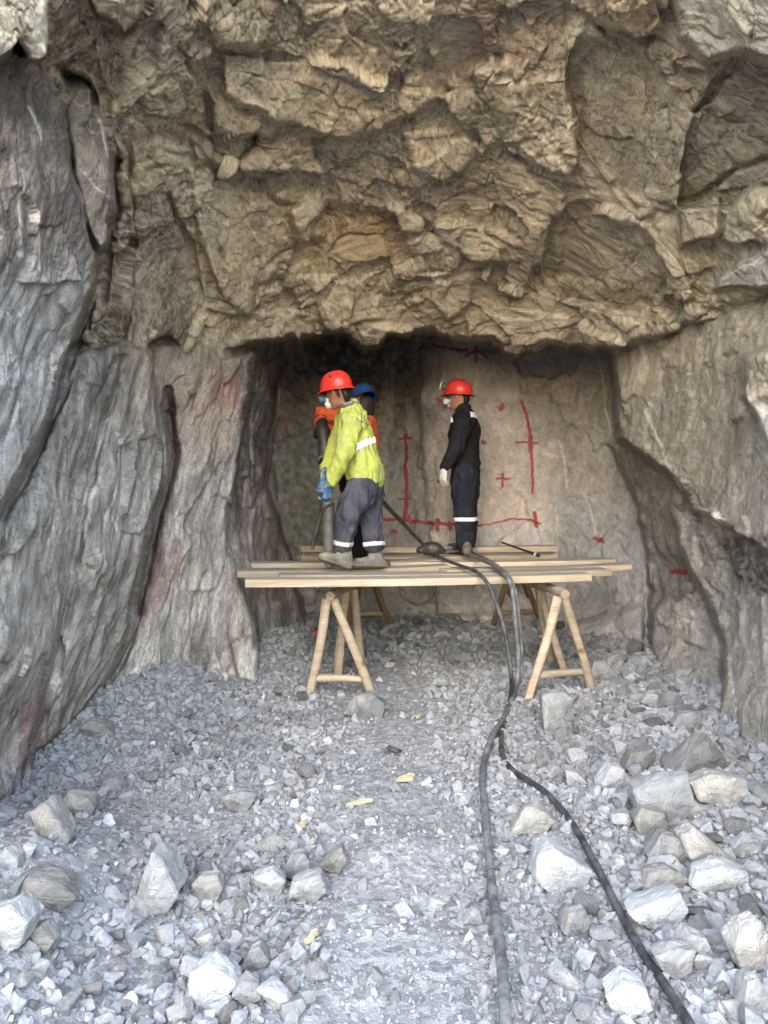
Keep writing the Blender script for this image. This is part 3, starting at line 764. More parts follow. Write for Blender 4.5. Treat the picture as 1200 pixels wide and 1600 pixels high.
colP, graP, veinP, paintP, ridP = pad2(col), pad2(GRAIN), pad2(vein), pad2(paint), pad2(RID)
idx = np.arange((nr + 1) * (nc + 2)).reshape(nr + 1, nc + 2)
quads = np.stack([idx[:-1, :-1], idx[1:, :-1], idx[1:, 1:], idx[:-1, 1:]], -1).reshape(-1, 4)
qr = ridP[1:, 1:].reshape(-1)
GP = graP.reshape(-1, 3)
VP, CP, VE, PT = PAD.reshape(-1, 3), colP.reshape(-1, 3), veinP.ravel(), paintP.ravel()
ROCK_OBJ = {}
for nm, kid, mat in (('rock_overhang', 0, M_TOP), ('tunnel_face', 1, M_FACE), ('left_rock_wall', 2, M_LEFT), ('right_rock_wall', 3, M_RIGHT)):
    f = quads[qr == kid]
    ui, inv = np.unique(f, return_inverse=True)
    me = mesh_np(nm, VP[ui], inv.reshape(-1, 4), True)
    a = me.color_attributes.new('Col', 'FLOAT_COLOR', 'POINT')
    a.data.foreach_set('color', np.concatenate([CP[ui], np.ones((len(ui), 1))], 1).astype(np.float32).ravel())
    a = me.attributes.new('grain', 'FLOAT_VECTOR', 'POINT')
    a.data.foreach_set('vector', GP[ui].astype(np.float32).ravel())
    for an, av in (('vein', VE), ('paint', PT)):
        a = me.attributes.new(an, 'FLOAT', 'POINT')
        a.data.foreach_set('value', av[ui].astype(np.float32))
    ROCK_OBJ[nm] = tag(link(nm, me, mat), kind='structure')


def shell_depth(u, v):
    """distance of the rock seen at a photo pixel"""
    j = np.clip(np.searchsorted(us, u) - 1, 0, nc - 2)
    i = np.clip(np.searchsorted(vs, v) - 1, 0, nr - 2)
    return (ROCK[i, j] - CC) @ CF


# ---------------------------------------------------------------- ground
def gz(x, y):
    x, y = np.asarray(x, float), np.asarray(y, float)
    s = lambda a, b, t: np.clip((t - a) / (b - a), 0, 1) ** 2 * (3 - 2 * np.clip((t - a) / (b - a), 0, 1))
    z = .10 * s(.7, 1.7, x) * s(6.5, 4.0, y)
    z = z + .06 * s(1.4, 2.2, x) * s(7.5, 5.5, y)
    z = z + .30 * s(-.75, -1.35, x) * s(3.7, 2.5, y) * s(.3, 1.5, y)
    z = z + .12 * s(-1.0, -1.7, x) * s(4.0, 5.0, y) * s(7.5, 5.5, y)
    z = z + .10 * s(7.2, 8.8, y)
    z = z + .26 * np.exp(-((x + .95) / .38) ** 2 - ((y - 6.8) / .8) ** 2) + .22 * s(-.95, -1.7, x) * s(4.6, 5.6, y) * s(8, 6.5, y)
    z = z + .05 * np.exp(-((x - 0) / .16) ** 2 - ((y - 3.1) / .18) ** 2) + .10 * s(1.5, 2.3, x) * s(5.6, 6.6, y)
    z = z + .06 * np.exp(-((x - .5) / .4) ** 2 - ((y - 7.0) / .7) ** 2)
    P = np.stack([x, y, np.zeros_like(x)], -1)
    z = z + .045 * fbm(P * 1.3, 3) + .022 * fbm(P * 6 + 3, 3, .6)
    return z


def on_ground(u, v):
    """ground point seen at a photo pixel"""
    r = CF + (u - CU) / FPX * CR + (CV - v) / FPX * CUP
    d = 1.2
    for _ in range(400):
        p = CC + r * d
        h = p[2] - float(gz(p[0], p[1]))
        if h < .0015:
            break
        d += max(h * .5, .0015)
    return Vector(CC + r * d)


gx = axis([(-70, -6, 4), (-6, -2.8, .2), (-2.8, 3.0, .022), (3.0, 6, .2), (6, 70.1, 4)])
gy = axis([(-90, -4, 4), (-4, 1.2, .2), (1.2, 10.5, .022), (10.5, 14, .5)])
XX, YY = np.meshgrid(gx, gy)
ZZ = gz(XX, YY)
gP = np.stack([XX, YY, ZZ], -1)
dense = (np.abs(XX) < 2.8) & (YY > 1.2) & (YY < 10.3)
_, gg = facets(gP * 13, 61)
hh, _ = facets(gP * 22, 63)
gP[..., 2] += np.where(dense, .003 * hh + .004 * np.clip(gg, 0, .5) - .002, 0)
gi = np.arange(XX.size).reshape(XX.shape)
gf = np.stack([gi[:-1, :-1], gi[:-1, 1:], gi[1:, 1:], gi[1:, :-1]], -1).reshape(-1, 4)
n = NT("crushed_rock_ground")
pth = n.noise(n.obj, 1.1, 4)
vor = n.voro(n.vadd(n.obj, n.noise(n.obj, 20, 3, .5, 0, True), .02), 42, 'F1', 'Color')
sep = n.t.nodes.new('ShaderNodeSeparateColor')
n.t.links.new(vor, sep.inputs[0])
c1 = n.mix(pth, (.235, .242, .254), (.315, .322, .335))
c1 = n.mix(1.0, c1, n.ramp(sep.outputs[0], (.0, .62), (.6, 1.0), (1.0, 1.35)), 'MULTIPLY')
c1 = n.mix(1.0, c1, n.ramp(n.noise(n.obj, 160, 4, .7), (.3, .7), (.7, 1.25)), 'MULTIPLY')
c1 = n.mix(n.ramp(n.noise(n.obj, 2.3, 5, .6), (.58, 0.0), (.76, .4)), c1, (.18, .165, .155))
bb = n.bump(n.voro(n.obj, 42, 'DISTANCE_TO_EDGE'), .45, .012)
bb = n.bump(n.voro(n.obj, 95, 'DISTANCE_TO_EDGE'), .4, .008, bb)
n.bump(n.noise(n.obj, 220, 4, .7), .5, .006, bb)
M_GROUND = n.fin(c1, .95, .15)
tag(link("ground", mesh_np("ground", gP.reshape(-1, 3), gf), M_GROUND), kind='structure')
# ---------------------------------------------------------------- loose rock
def stone_material(name, a, b, tint=.5):
    n = NT(name)
    oi = n.t.nodes.new('ShaderNodeObjectInfo')
    wv = n.noise(n.obj, 2.5, 3, .5, 0, True)
    p = n.vadd(n.obj, wv, .3)
    c = n.mix(n.ramp(n.noise(p, 2.2, 6, .65, .5), (.35, 0.0), (.65, 1.0)), a, b)
    c = n.mix(1.0, c, n.ramp(n.noise(p, 9, 7, .7, 1.0), (.3, .68), (.7, 1.25)), 'MULTIPLY')
    c = n.mix(1.0, c, n.ramp(oi.outputs['Random'], (0, .66), (.5, .95), (1.0, 1.30)), 'MULTIPLY')
    r1 = n.math('ABSOLUTE', n.math('SUBTRACT', n.noise(p, 2.6, 3, .5, 1.2), .5))
    c = n.mix(n.math('MULTIPLY', n.ramp(r1, (0.0, 1.0), (.012, .5), (.03, 0.0)), tint), c, (.48, .46, .43))
    c = n.mix(n.ramp(n.noise(p, 1.2, 4, .6), (.58, 0.0), (.75, tint * .8)), c, (.27, .225, .19))
    k = n.bump(n.noise(p, 7, 7, .65, .8), .55, .10)
    n.bump(n.noise(p, 40, 5, .7), .4, .03, k)
    return n.fin(c, .9, .2)


M_PALE = stone_material("pale_broken_stone", (.33, .345, .368), (.42, .435, .455), .15)
M_GREY = stone_material("grey_broken_stone", (.215, .224, .24), (.315, .326, .345), .3)
M_DARK = stone_material("dark_broken_stone", (.165, .167, .172), (.225, .225, .23), .2)
M_TAN = stone_material("tan_broken_stone", (.27, .268, .262), (.35, .345, .335), .15)


def hull_verts(seed, npts=15, flat=1.0):
    r = np.random.default_rng(seed)
    p = r.normal(size=(npts, 3))
    p /= np.linalg.norm(p, axis=1)[:, None]
    p *= r.uniform(.72, 1.12, (npts, 1))
    p *= np.array([1, r.uniform(.62, .95), r.uniform(.45, .8) * flat])
    return p


def hull_mesh(name, pts, bev=.045, cuts=0, rough=0.0, seed=0):
    bm = bmesh.new()
    for q in pts:
        bm.verts.new(q)
    r = bmesh.ops.convex_hull(bm, input=bm.verts)
    bmesh.ops.delete(bm, geom=list({e for e in r['geom_interior'] + r['geom_unused'] if isinstance(e, bmesh.types.BMVert)}), context='VERTS')
    bmesh.ops.dissolve_limit(bm, angle_limit=.28, verts=bm.verts, edges=bm.edges)
    if bev:
        bmesh.ops.bevel(bm, geom=list(bm.edges), offset=bev, segments=1 if not cuts else 2, affect='EDGES', clamp_overlap=True)
    bmesh.ops.triangulate(bm, faces=bm.faces)
    if cuts:
        for _ in range(cuts):
            bmesh.ops.subdivide_edges(bm, edges=[e for e in bm.edges if e.calc_length() > .09], cuts=1, use_grid_fill=True)
            bmesh.ops.triangulate(bm, faces=bm.faces)
        co = np.array([v.co for v in bm.verts])
        h, _ = facets(co * 2.2 + seed, seed)
        h2_, _ = facets(co * 5 + seed, seed + 3)
        d = rough * (.9 * h + .5 * h2_ + .5 * fbm(co * 5 + seed, 4, .6))
        for v, k in zip(bm.verts, d):
            v.co += v.co.normalized() * k
    me = bpy.data.meshes.new(name)
    bm.to_mesh(me)
    bm.free()
    me.polygons.foreach_set("use_smooth", np.full(len(me.polygons), True))
    me.set_sharp_from_angle(angle=math.radians(28))
    return me


# hand-placed rocks: centre u, base v, width px, height px, outline (side-view, -1..1), colour, yaw, label
PLACED = [
    (240, 1432, 82, 105, [(-1, -1), (-.35, .35), (.02, 1), (.42, .72), (1, -.25), (.55, -.8), (-.2, -.95)], M_PALE, "tall pale wedge-shaped rock standing on the left side of the gravel floor"),
    (334, 1572, 78, 68, [(-1, -.85), (-.92, .5), (-.1, 1), (.4, .55), (1, .05), (.35, -.75), (-.4, -1)], M_PALE, "white flat-faced rock lying at the bottom of the picture left of the path"),
    (879, 1394, 92, 72, [(-1, -.3), (-.9, .7), (-.35, 1), (.4, .5), (1, -.05), (.75, -.8), (-.3, -1)], M_PALE, "brightest white rock block between the two hoses"),
    (1041, 1292, 92, 84, [(-1, .35), (-.85, -.2), (-.05, -1), (.6, -.8), (1, .0), (.75, 1), (.1, .85)], M_PALE, "large white cube-like rock on the right rubble heap"),
    (871, 1142, 50, 62, [(-.95, .8), (-.8, -.95), (.55, -1), (1, -.2), (.9, .7), (.3, 1)], M_GREY, "upright grey rock block in front of the right sawhorse"),
    (570, 1122, 66, 40, [(-1, -.6), (-.5, .7), (.3, 1), (1, .1), (.8, -.9), (-.3, -1)], M_GREY, "rounded grey rock half buried at the right foot of the left sawhorse"),
    (943, 1066, 46, 34, [(-1, -.8), (-.6, .8), (.2, 1), (1, -.3), (.6, -1)], M_PALE, "pale rock just behind the right foot of the right sawhorse"),
    (1092, 1212, 92, 60, [(-1, -.9), (.15, .95), (.4, 1), (1, -.2), (.8, -.95)], M_DARK, "dark pointed rock slab beside the right wall"),
    (1128, 1258, 90, 50, [(-1, .3), (-.7, -.7), (.2, -1), (1, -.3), (.85, .7), (-.3, 1)], M_TAN, "flat tan rock behind the white cube-like rock"),
    (373, 1268, 58, 32, [(-1, .5), (-.5, -.8), (.4, -1), (1, .6), (.2, 1)], M_GREY, "flat grey rock alone in the middle of the left floor"),
    (326, 1412, 50, 46, [(-1, .3), (-.5, .9), (.6, 1), (1, .1), (.5, -1), (-.4, -.8)], M_TAN, "tan block right of the tall pale wedge-shaped rock"),
    (1030, 1455, 92, 62, [(-1, -.1), (-.1, .35), (.75, 1), (1, .2), (.7, -.5), (.1, -1), (-.6, -.6)], M_PALE, "pale pointed rock right of the black hose in the lower right"),
    (1126, 1395, 92, 44, [(-1, -.5), (-.8, .5), (.1, 1), (.9, .6), (1, -.4), (.2, -.6), (-.6, -1)], M_PALE, "wide pale rock slab near the right edge below the tan one"),
    (1108, 1355, 96, 62, [(-1, .6), (-.5, 1), (.4, -.1), (1, -.8), (.2, -1), (-.7, -.5)], M_TAN, "slanted brown-grey slab below the white cube-like rock"),
    (1050, 1350, 72, 50, [(-1, -.6), (-.4, .9), (.3, .7), (1, -.3), (.5, -1), (-.3, -.9)], M_GREY, "grey rock wedged under the slanted brown-grey slab"),
    (1018, 1312, 52, 50, [(-1, .2), (-.5, 1), (.8, .7), (1, -.2), (.2, -1), (-.6, -.8)], M_TAN, "tan rock below the white cube-like rock"),
    (1040, 1398, 72, 42, [(-1, -.5), (-.8, .7), (.2, 1), (1, .2), (.7, -.8), (-.3, -1)], M_TAN, "tan rounded rock left of the wide pale slab"),
    (1172, 1520, 62, 80, [(-1, .2), (-.4, .9), (.5, 1), (1, .3), (.6, -.8), (-.3, -1), (-.8, -.5)], M_TAN, "big tan rock at the right edge of the picture"),
    (1085, 1505, 60, 50, [(-1, -.2), (-.3, 1), (.6, .6), (1, -.5), (.2, -1)], M_GREY, "grey triangular rock left of the big tan rock at the edge"),
    (1055, 1530, 66, 50, [(-1, .5), (.2, .9), (1, .8), (.8, -.5), (.1, -1), (-.6, -.4)], M_GREY, "blue-grey broken rock below the pale pointed rock"),
    (901, 1466, 46, 44, [(-1, -.5), (-.7, .8), (.5, 1), (1, .1), (.6, -.9), (-.4, -1)], M_GREY, "small block left of the black hose near its lower end"),
    (835, 1306, 72, 46, [(-1, -.9), (-.4, .8), (.2, 1), (1, .1), (.5, -.6)], M_TAN, "tan flat rock between the hoses above the brightest white one"),
    (960, 1236, 52, 42, [(-1, -.6), (-.2, .9), (.5, .7), (1, -.3), (.4, -1)], M_PALE, "pale angular rock left of the white cube-like rock"),
    (901, 1232, 34, 32, [(-1, .8), (.2, .5), (1, -.4), (.2, -1), (-.8, -.7)], M_PALE, "small pale rock above the bend of the black hose"),
    (1000, 1205, 50, 38, [(-1, -.8), (-.5, .5), (.9, 1), (1, .2), (.2, -1)], M_DARK, "dark slab leaning behind the pale angular rock"),
    (1075, 1145, 44, 34, [(-1, -.2), (-.5, .8), (.5, 1), (1, .1), (.6, -.9), (-.6, -1)], M_PALE, "pale rock at the foot of the right wall boulder"),
    (1018, 1106, 30, 24, [(-1, -.3), (-.5, .9), (.6, .8), (1, -.2), (.4, -1)], M_PALE, "small pale rock in front of the right recess"),
    (1070, 1062, 40, 18, [(-1, -.6), (-.2, .8), (.8, 1), (1, -.2), (.3, -1)], M_PALE, "thin pale slab lying inside the right recess"),
    (985, 1590, 74, 62, [(-1, .1), (-.2, .9), (.7, .6), (1, -.6), (.1, -1), (-.7, -.7)], M_PALE, "pale rock at the lower picture edge under the black hose"),
    (1180, 1590, 44, 60, [(-1, -.5), (-.6, .9), (.3, 1), (1, .2), (.7, -1)], M_GREY, "grey rock in the bottom right corner"),
    (120, 1275, 56, 56, [(-1, .2), (-.5, 1), (.7, .6), (1, .1), (.4, -1), (-.4, -.5)], M_TAN, "square tan rock set in the left dirt bank"),
    (78, 1308, 62, 80, [(-1, .6), (-.2, 1), (.4, .5), (1, -.4), (.6, -1), (-.5, -.4)], M_TAN, "long tan rock below the square one in the left dirt bank"),
    (64, 1408, 112, 58, [(-1, .5), (-.3, 1), (.5, .6), (1, -.3), (.5, -1), (-.6, -.7)], M_TAN, "broad tan boulder bulging out of the left dirt bank"),
    (16, 1490, 66, 80, [(-1, .6), (.3, 1), (1, .3), (.5, -.7), (-.4, -1)], M_PALE, "pale boulder at the left picture edge"),
    (62, 1490, 50, 46, [(-1, .4), (.2, 1), (1, -.1), (.4, -1), (-.7, -.8)], M_TAN, "tan rock right of the pale boulder at the left edge"),
    (12, 1350, 40, 36, [(-1, -.3), (-.2, 1), (.8, .2), (.9, -.7), (-.4, -1)], M_PALE, "first white chunk on the left bank at the picture edge"),
    (36, 1338, 36, 26, [(-1, -.2), (.1, 1), (1, .6), (.4, -.9), (-.5, -1)], M_PALE, "second white chunk on the left bank beside the edge one"),
    (150, 1150, 54, 36, [(-1, .4), (-.3, 1), (.6, .7), (1, -.2), (.5, -1), (-.5, -.6)], M_TAN, "reddish tan block at the foot of the left wall"),
    (170, 1240, 46, 40, [(-1, -.5), (-.3, .6), (.5, 1), (1, .1), (.7, -.9), (-.3, -1)], M_GREY, "grey block at the lower end of the left wall's rubble"),
    (480, 1412, 60, 48, [(-1, -.5), (-.8, .4), (-.1, .5), (.7, 1), (1, -.2), (.3, -1)], M_GREY, "grey slab with a split face left of the path"),
    (462, 1378, 44, 46, [(-1, -.5), (-.4, .8), (.6, 1), (1, .3), (.8, -1)], M_GREY, "blue-grey block just above the split slab"),
    (520, 1368, 44, 46, [(-1, -.4), (-.2, .3), (.6, 1), (1, .1), (.4, -1)], M_TAN, "tan pointed rock at the left border of the path"),
    (420, 1405, 50, 46, [(-1, .6), (.2, 1), (1, .2), (.6, -.9), (-.1, -1)], M_GREY, "pale grey flat rock left of the split slab"),
    (398, 1522, 44, 44, [(-1, -.6), (-.4, .7), (.3, 1), (1, -.1), (.2, -1)], M_DARK, "dark pointed rock above the white flat-faced rock"),
    (428, 1580, 56, 40, [(-1, .6), (-.2, 1), (.7, .3), (1, -.5), (.2, -1)], M_PALE, "pale sloping rock right of the white flat-faced one"),
    (385, 1575, 46, 46, [(-1, 0), (-.2, 1), (.8, .6), (1, -.4), (.1, -1)], M_GREY, "grey block touching the white flat-faced rock"),
    (740, 1448, 30, 30, [(-1, -.6), (-.1, 1), (.6, .6), (1, -.7)], M_PALE, "small pale pyramid on the path left of the grey hose"),
    (685, 1075, 28, 16, [(-1, -.5), (-.3, .9), (.7, .8), (1, -.4)], M_PALE, "small white rock on the path beyond the sawhorses"),
    (690, 1000, 30, 14, [(-1, -.3), (-.4, .9), (.6, 1), (1, -.5)], M_PALE, "flat pale rock under the platform"),
]
ROCKS_XY = []


def prism_rock(name, outl, wm, hm, dm, seed):
    """the outline seen in the photograph, given real depth: front and back faces broken to different sizes"""
    r = np.random.default_rng(seed)
    pts = []
    for (a, b) in outl:
        k1, k2 = r.uniform(.72, .95), r.uniform(.55, .85)
        pts.append((a * wm / 2, -dm * .42 * r.uniform(.7, 1.1), b * hm / 2))
        pts.append((a * wm / 2 * k1, dm * .5 * r.uniform(.6, 1.1), b * hm / 2 * k2))
        pts.append((a * wm / 2 * 1.02, r.uniform(-.2, .2) * dm, b * hm / 2 * 1.02))
    c = np.mean([(a, b) for a, b in outl], 0)
    pts.append((c[0] * wm / 2, -dm * .6, c[1] * hm / 2 + .1 * hm))
    s = max(wm, hm) / 2
    me = hull_mesh(name, np.array(pts) / s, .035, 3, .045, seed)
    me.transform(Matrix.Scale(s, 4))
    return me, s


def dig(o, x, y, zb):
    o.location = (x, y, zb)


for k, (u, vb, wpx, hpx, outl, mat, lab) in enumerate(PLACED):
    g = on_ground(u, vb)
    d = (np.array(g) - CC) @ CF
    wm, hm = wpx * d / FPX, hpx * d / FPX
    dm = .75 * min(wm, hm) + .2 * max(wm, hm)
    me, s = prism_rock("rock", outl, wm, hm * 1.04, dm, 100 + k)
    # texture scale follows the rock's own size
    sink = .16 if 'bank' in lab or 'left wall' in lab or 'edge one' in lab else .47
    o = link("rock", me, mat, None, g + Vector((0, dm * .35, hm * sink)))
    o.rotation_euler.z = random.uniform(-.15, .15)
    tag(o, lab, "rock")
    ROCKS_XY.append((g.x, g.y + dm * .35, wm / 2))

base_rocks = [hull_mesh("rock", hull_verts(300 + k, 14 + k % 5), .05, 2, .05, 300 + k) for k in range(14)]
HOSE_PX = [[(785, 1180), (800, 1210), (850, 1245), (890, 1290), (930, 1360), (965, 1430), (1003, 1500), (1040, 1555), (1075, 1610)],
           [(795, 1110), (770, 1160), (757, 1195), (754, 1230), (762, 1300), (769, 1400), (780, 1480), (788, 1560), (792, 1640)]]
ZONES = [  # label, group, count, polygon in the photo, size range m, materials
    ("grey angular rock, one of many tumbled over the right-hand rubble heap", "loose rocks on the right rubble heap", 112,
     [(800, 1130), (900, 1060), (1010, 1060), (1120, 1120), (1195, 1230), (1195, 1600), (840, 1600), (900, 1480), (830, 1260)], (.045, .125), [M_GREY, M_GREY, M_PALE, M_DARK, M_TAN]),
    ("pale fist-sized stone, one of many on the left floor below the wall", "loose rocks on the left floor", 62,
     [(20, 1500), (120, 1450), (200, 1460), (300, 1330), (420, 1320), (500, 1440), (500, 1600), (60, 1600)], (.03, .085), [M_GREY, M_PALE, M_GREY, M_TAN]),
    ("small grey rock, one of many strewn along the foot of the left wall", "loose rocks at the foot of the left wall", 46,
     [(130, 1120), (330, 1050), (480, 1090), (540, 1180), (420, 1280), (220, 1220)], (.03, .085), [M_GREY, M_DARK, M_GREY, M_TAN]),
    ("grey rock, one of many in the rubble under and behind the platform", "loose rocks under the platform", 50,
     [(500, 990), (620, 960), (780, 960), (1000, 1000), (1000, 1050), (820, 1060), (640, 1040)], (.05, .13), [M_GREY, M_DARK, M_GREY, M_TAN]),
]
for lab, grp, cnt, poly, (s0, s1), mats in ZONES:
    xs, ys = [p[0] for p in poly], [p[1] for p in poly]
    done = tries = 0
    while done < cnt and tries < cnt * 40:
        tries += 1
        u, v = random.uniform(min(xs), max(xs)), random.uniform(min(ys), max(ys))
        if not inpoly(np.array([u]), np.array([v]), poly)[0]:
            continue
        g = on_ground(u, v)
        d = (np.array(g) - CC) @ CF
        s = s0 * (s1 / s0) ** (random.random() ** 1.6)
        if shell_depth(u, v) < d + .05:
            continue
        if any(math.hypot(g.x - a, g.y - b) < (c + s) * .85 for a, b, c in ROCKS_XY):
            continue
        if any(polydist(np.array([u]), np.array([v]), h)[0] < 14 + s * FPX / d for h in HOSE_PX):
            continue
        me = random.choice(base_rocks).copy() if False else random.choice(base_rocks)
        m = random.choice(mats)
        o = bpy.data.objects.new("rock", me)
        COL.objects.link(o)
        if not me.materials:
            me.materials.append(m)
        o.material_slots[0].link = 'OBJECT'
        o.material_slots[0].material = m
        o.location = g + Vector((0, 0, s * random.uniform(.15, .4)))
        o.rotation_euler = (random.uniform(-.5, .5), random.uniform(-.5, .5), random.uniform(0, 6.3))
        o.scale = (s, s * random.uniform(.8, 1.1), s * random.uniform(.8, 1.15))
        tag(o, lab, "rock", grp)
        ROCKS_XY.append((g.x, g.y, s))
        done += 1

# gravel: tens of thousands of pebbles nobody could count
bases = []
for k in range(14):
    me = hull_mesh("pebble", hull_verts(500 + k, 12 + k % 6), 0, 0)
    V = np.array([v.co for v in me.vertices])
    me.calc_loop_triangles()
    T = np.array([t.vertices for t in me.loop_triangles])
    bases.append((V, T))
    bpy.data.meshes.remove(me)


def scatter(N, y0, y1, smin, smax, pw):
    y = y0 + (y1 - y0) * rng.random(N)
    x = rng.uniform(-2.7, 3.0, N)
    s = smin * (smax / smin) ** (rng.random(N) ** pw)
    # the worn path down the middle carries only fine stuff
    pc = .05 + .03 * np.sin(y * 2)
    path = np.exp(-((x - pc) / .36) ** 4) * (y > 2)
    keep = rng.random(N) > path * np.clip((s - .005) / .010, 0, 1) * .93
    bank = (x < -.75) & (y < 3.6)
    keep &= ~(bank & (rng.random(N) < .72))
    dirt = np.exp(-((x + .75) / .35) ** 2 - ((y - 3.5) / .5) ** 2)
    keep &= rng.random(N) > dirt * .6
    x, y, s = x[keep], y[keep], s[keep]
    z = gz(x, y)
    u, v, d = proj(np.stack([x, y, z], -1))
    ok = (u > -60) & (u < 1260) & (v < 1680) & (d > .5)
    x, y, z, s, u, v, d = [a[ok] for a in (x, y, z, s, u, v, d)]
    ok = shell_depth(u, v) > d - .15
    return [a[ok] for a in (x, y, z, s)]


def heap(N):
    """fist-sized stones of the rubble on the right and along the left wall"""
    P = []
    for x0, x1, y0, y1, n_, a_, b_ in ((.75, 2.4, 2.0, 6.4, N, .025, .075), (-1.0, -.35, 1.9, 3.2, 320, .02, .05), (-2.0, -.5, 4.6, 6.2, 700, .025, .06), (-.9, 2.4, 6.4, 9.0, 900, .03, .09)):
        x, y = rng.uniform(x0, x1, n_), rng.uniform(y0, y1, n_)
        P.append(np.stack([x, y, gz(x, y), a_ * (b_ / a_) ** (rng.random(n_) ** 1.5)]))
    x, y, z, s = np.concatenate(P, 1)
    u, v, d = proj(np.stack([x, y, z], -1))
    ok = (u > -60) & (u < 1260) & (v < 1680) & (d > .5)
    x, y, z, s, u, v, d = [a[ok] for a in (x, y, z, s, u, v, d)]
    for h in HOSE_PX:
        m = polydist(u, v, h) > 12 + s * FPX / d
        x, y, z, s, u, v, d = [a[m] for a in (x, y, z, s, u, v, d)]
    ok = shell_depth(u, v) > d - .1
    return [a[ok] for a in (x, y, z, s)]


parts = [scatter(30000, 2.0, 9.4, .012, .042, 2.2), scatter(26000, 1.9, 4.6, .006, .02, 1.6), scatter(12000, 1.9, 9.2, .022, .055, 2.2), heap(2600)]
X, Y, Z, SZ = [np.concatenate([p[k] for p in parts]) for k in range(4)]
N = len(X)
q = rng.normal(size=(N, 4))
q[:, 1:3] *= .55
q /= np.linalg.norm(q, axis=1)[:, None]
a, b, c, d = q.T
R = np.stack([np.stack([a*a+b*b-c*c-d*d, 2*(b*c-a*d), 2*(b*d+a*c)], -1), np.stack([2*(b*c+a*d), a*a-b*b+c*c-d*d, 2*(c*d-a*b)], -1), np.stack([2*(b*d-a*c), 2*(c*d+a*b), a*a-b*b-c*c+d*d], -1)], 1)
tone = np.clip(rng.normal(1.0, .15, N), .55, 1.5)
pc = np.stack([.25 * tone, .26 * tone, .276 * tone], 1)
warm = rng.random(N) < .13
pc[warm] *= np.array([1.05, .98, .91])
wht = rng.random(N) < .05
pc[wht] = np.array([.37, .385, .405]) * tone[wht][:, None]
sel = rng.integers(0, len(bases), N)
VV, FF, CCOL, off = [], [], [], 0
for k, (V, T) in enumerate(bases):
    m = np.where(sel == k)[0]
    vv = np.einsum('nij,vj->nvi', R[m], V) * SZ[m][:, None, None]
    vv += np.stack([X[m], Y[m], Z[m] + SZ[m] * .12], -1)[:, None]
    VV.append(vv.reshape(-1, 3))
    FF.append((T[None] + (np.arange(len(m)) * len(V))[:, None, None] + off).reshape(-1, 3))
    CCOL.append(np.repeat(pc[m], len(V), 0))
    off += len(m) * len(V)
me = mesh_np("gravel", np.concatenate(VV), np.concatenate(FF), False)
at_ = me.color_attributes.new('Col', 'FLOAT_COLOR', 'POINT')
cc = np.concatenate(CCOL)
at_.data.foreach_set('color', np.concatenate([cc, np.ones((len(cc), 1))], 1).astype(np.float32).ravel())
n = NT("gravel_stone")
c = n.mix(1.0, n.attr('Col'), n.ramp(n.noise(n.obj, 60, 5, .65), (.3, .75), (.7, 1.25)), 'MULTIPLY')
c = n.mix(1.0, c, n.ramp(n.noise(n.obj, 1.5, 3), (.35, .82), (.65, 1.12)), 'MULTIPLY')
n.bump(n.noise(n.obj, 130, 4, .7), .4, .008)
tag(link("gravel", me, n.fin(c, .92, .18)), kind='stuff', label="loose grey gravel and stone chips covering the mine floor")
# ---------------------------------------------------------------- timber platform
def wood_material(name, a, b, grey):
    n = NT(name)
    oi = n.t.nodes.new('ShaderNodeObjectInfo')
    g = n.t.nodes.new('ShaderNodeMapping')
    n.t.links.new(n.obj, g.inputs['Vector'])
    g.inputs['Scale'].default_value = (.9, 14, 14)
    mo = n.t.nodes.new('ShaderNodeCombineXYZ')
    n.t.links.new(n.math('MULTIPLY', oi.outputs['Random'], 37.0), mo.inputs[0])
    n.t.links.new(mo.outputs[0], g.inputs['Location'])
    p = g.outputs[0]
    f = n.noise(p, 1.6, 6, .6, .6)
    c = n.mix(n.ramp(f, (.35, 0.0), (.65, 1.0)), a, b)
    c = n.mix(1.0, c, n.ramp(n.noise(p, 6, 5, .7), (.3, .72), (.7, 1.15)), 'MULTIPLY')
    c = n.mix(1.0, c, n.ramp(oi.outputs['Random'], (0, .72), (1.0, 1.18)), 'MULTIPLY')
    # boot dust lies on the upward faces
    geo = n.t.nodes.new('ShaderNodeNewGeometry')
    sp = n.t.nodes.new('ShaderNodeSeparateXYZ')
    n.t.links.new(geo.outputs['Normal'], sp.inputs[0])
    dust = n.math('MULTIPLY', n.ramp(sp.outputs[2], (.55, 0.0), (.9, 1.0)), n.ramp(n.noise(n.obj, 3.5, 5, .6), (.3, .35), (.62, .95)))
    c = n.mix(n.math('MULTIPLY', dust, grey), c, (.26, .25, .235))
    # knots
    v = n.voro(n.vadd(n.obj, n.noise(n.obj, 3, 2, .5, 0, True), .05), 3.2, 'F1', 'Distance')
    c = n.mix(n.ramp(v, (.05, .85), (.10, 0.0)), c, (.16, .085, .04))
    k = n.bump(f, .3, .01)
    n.bump(n.noise(p, 9, 4, .7), .35, .004, k)
    return n.fin(c, .85, .2)


M_PLANK = wood_material("sawn_pine", (.37, .30, .225), (.52, .44, .335), .92)
M_POLE = wood_material("peeled_poles", (.34, .275, .205), (.47, .39, .30), .3)
M_POLE2 = wood_material("brown_poles", (.23, .15, .09), (.34, .24, .15), .25)


def flat_u(u, v, z):
    """point at height z seen at a photo pixel"""
    r = CF + (u - CU) / FPX * CR + (CV - v) / FPX * CUP
    return Vector(CC + r * ((z - CAMZ) / r[2]))


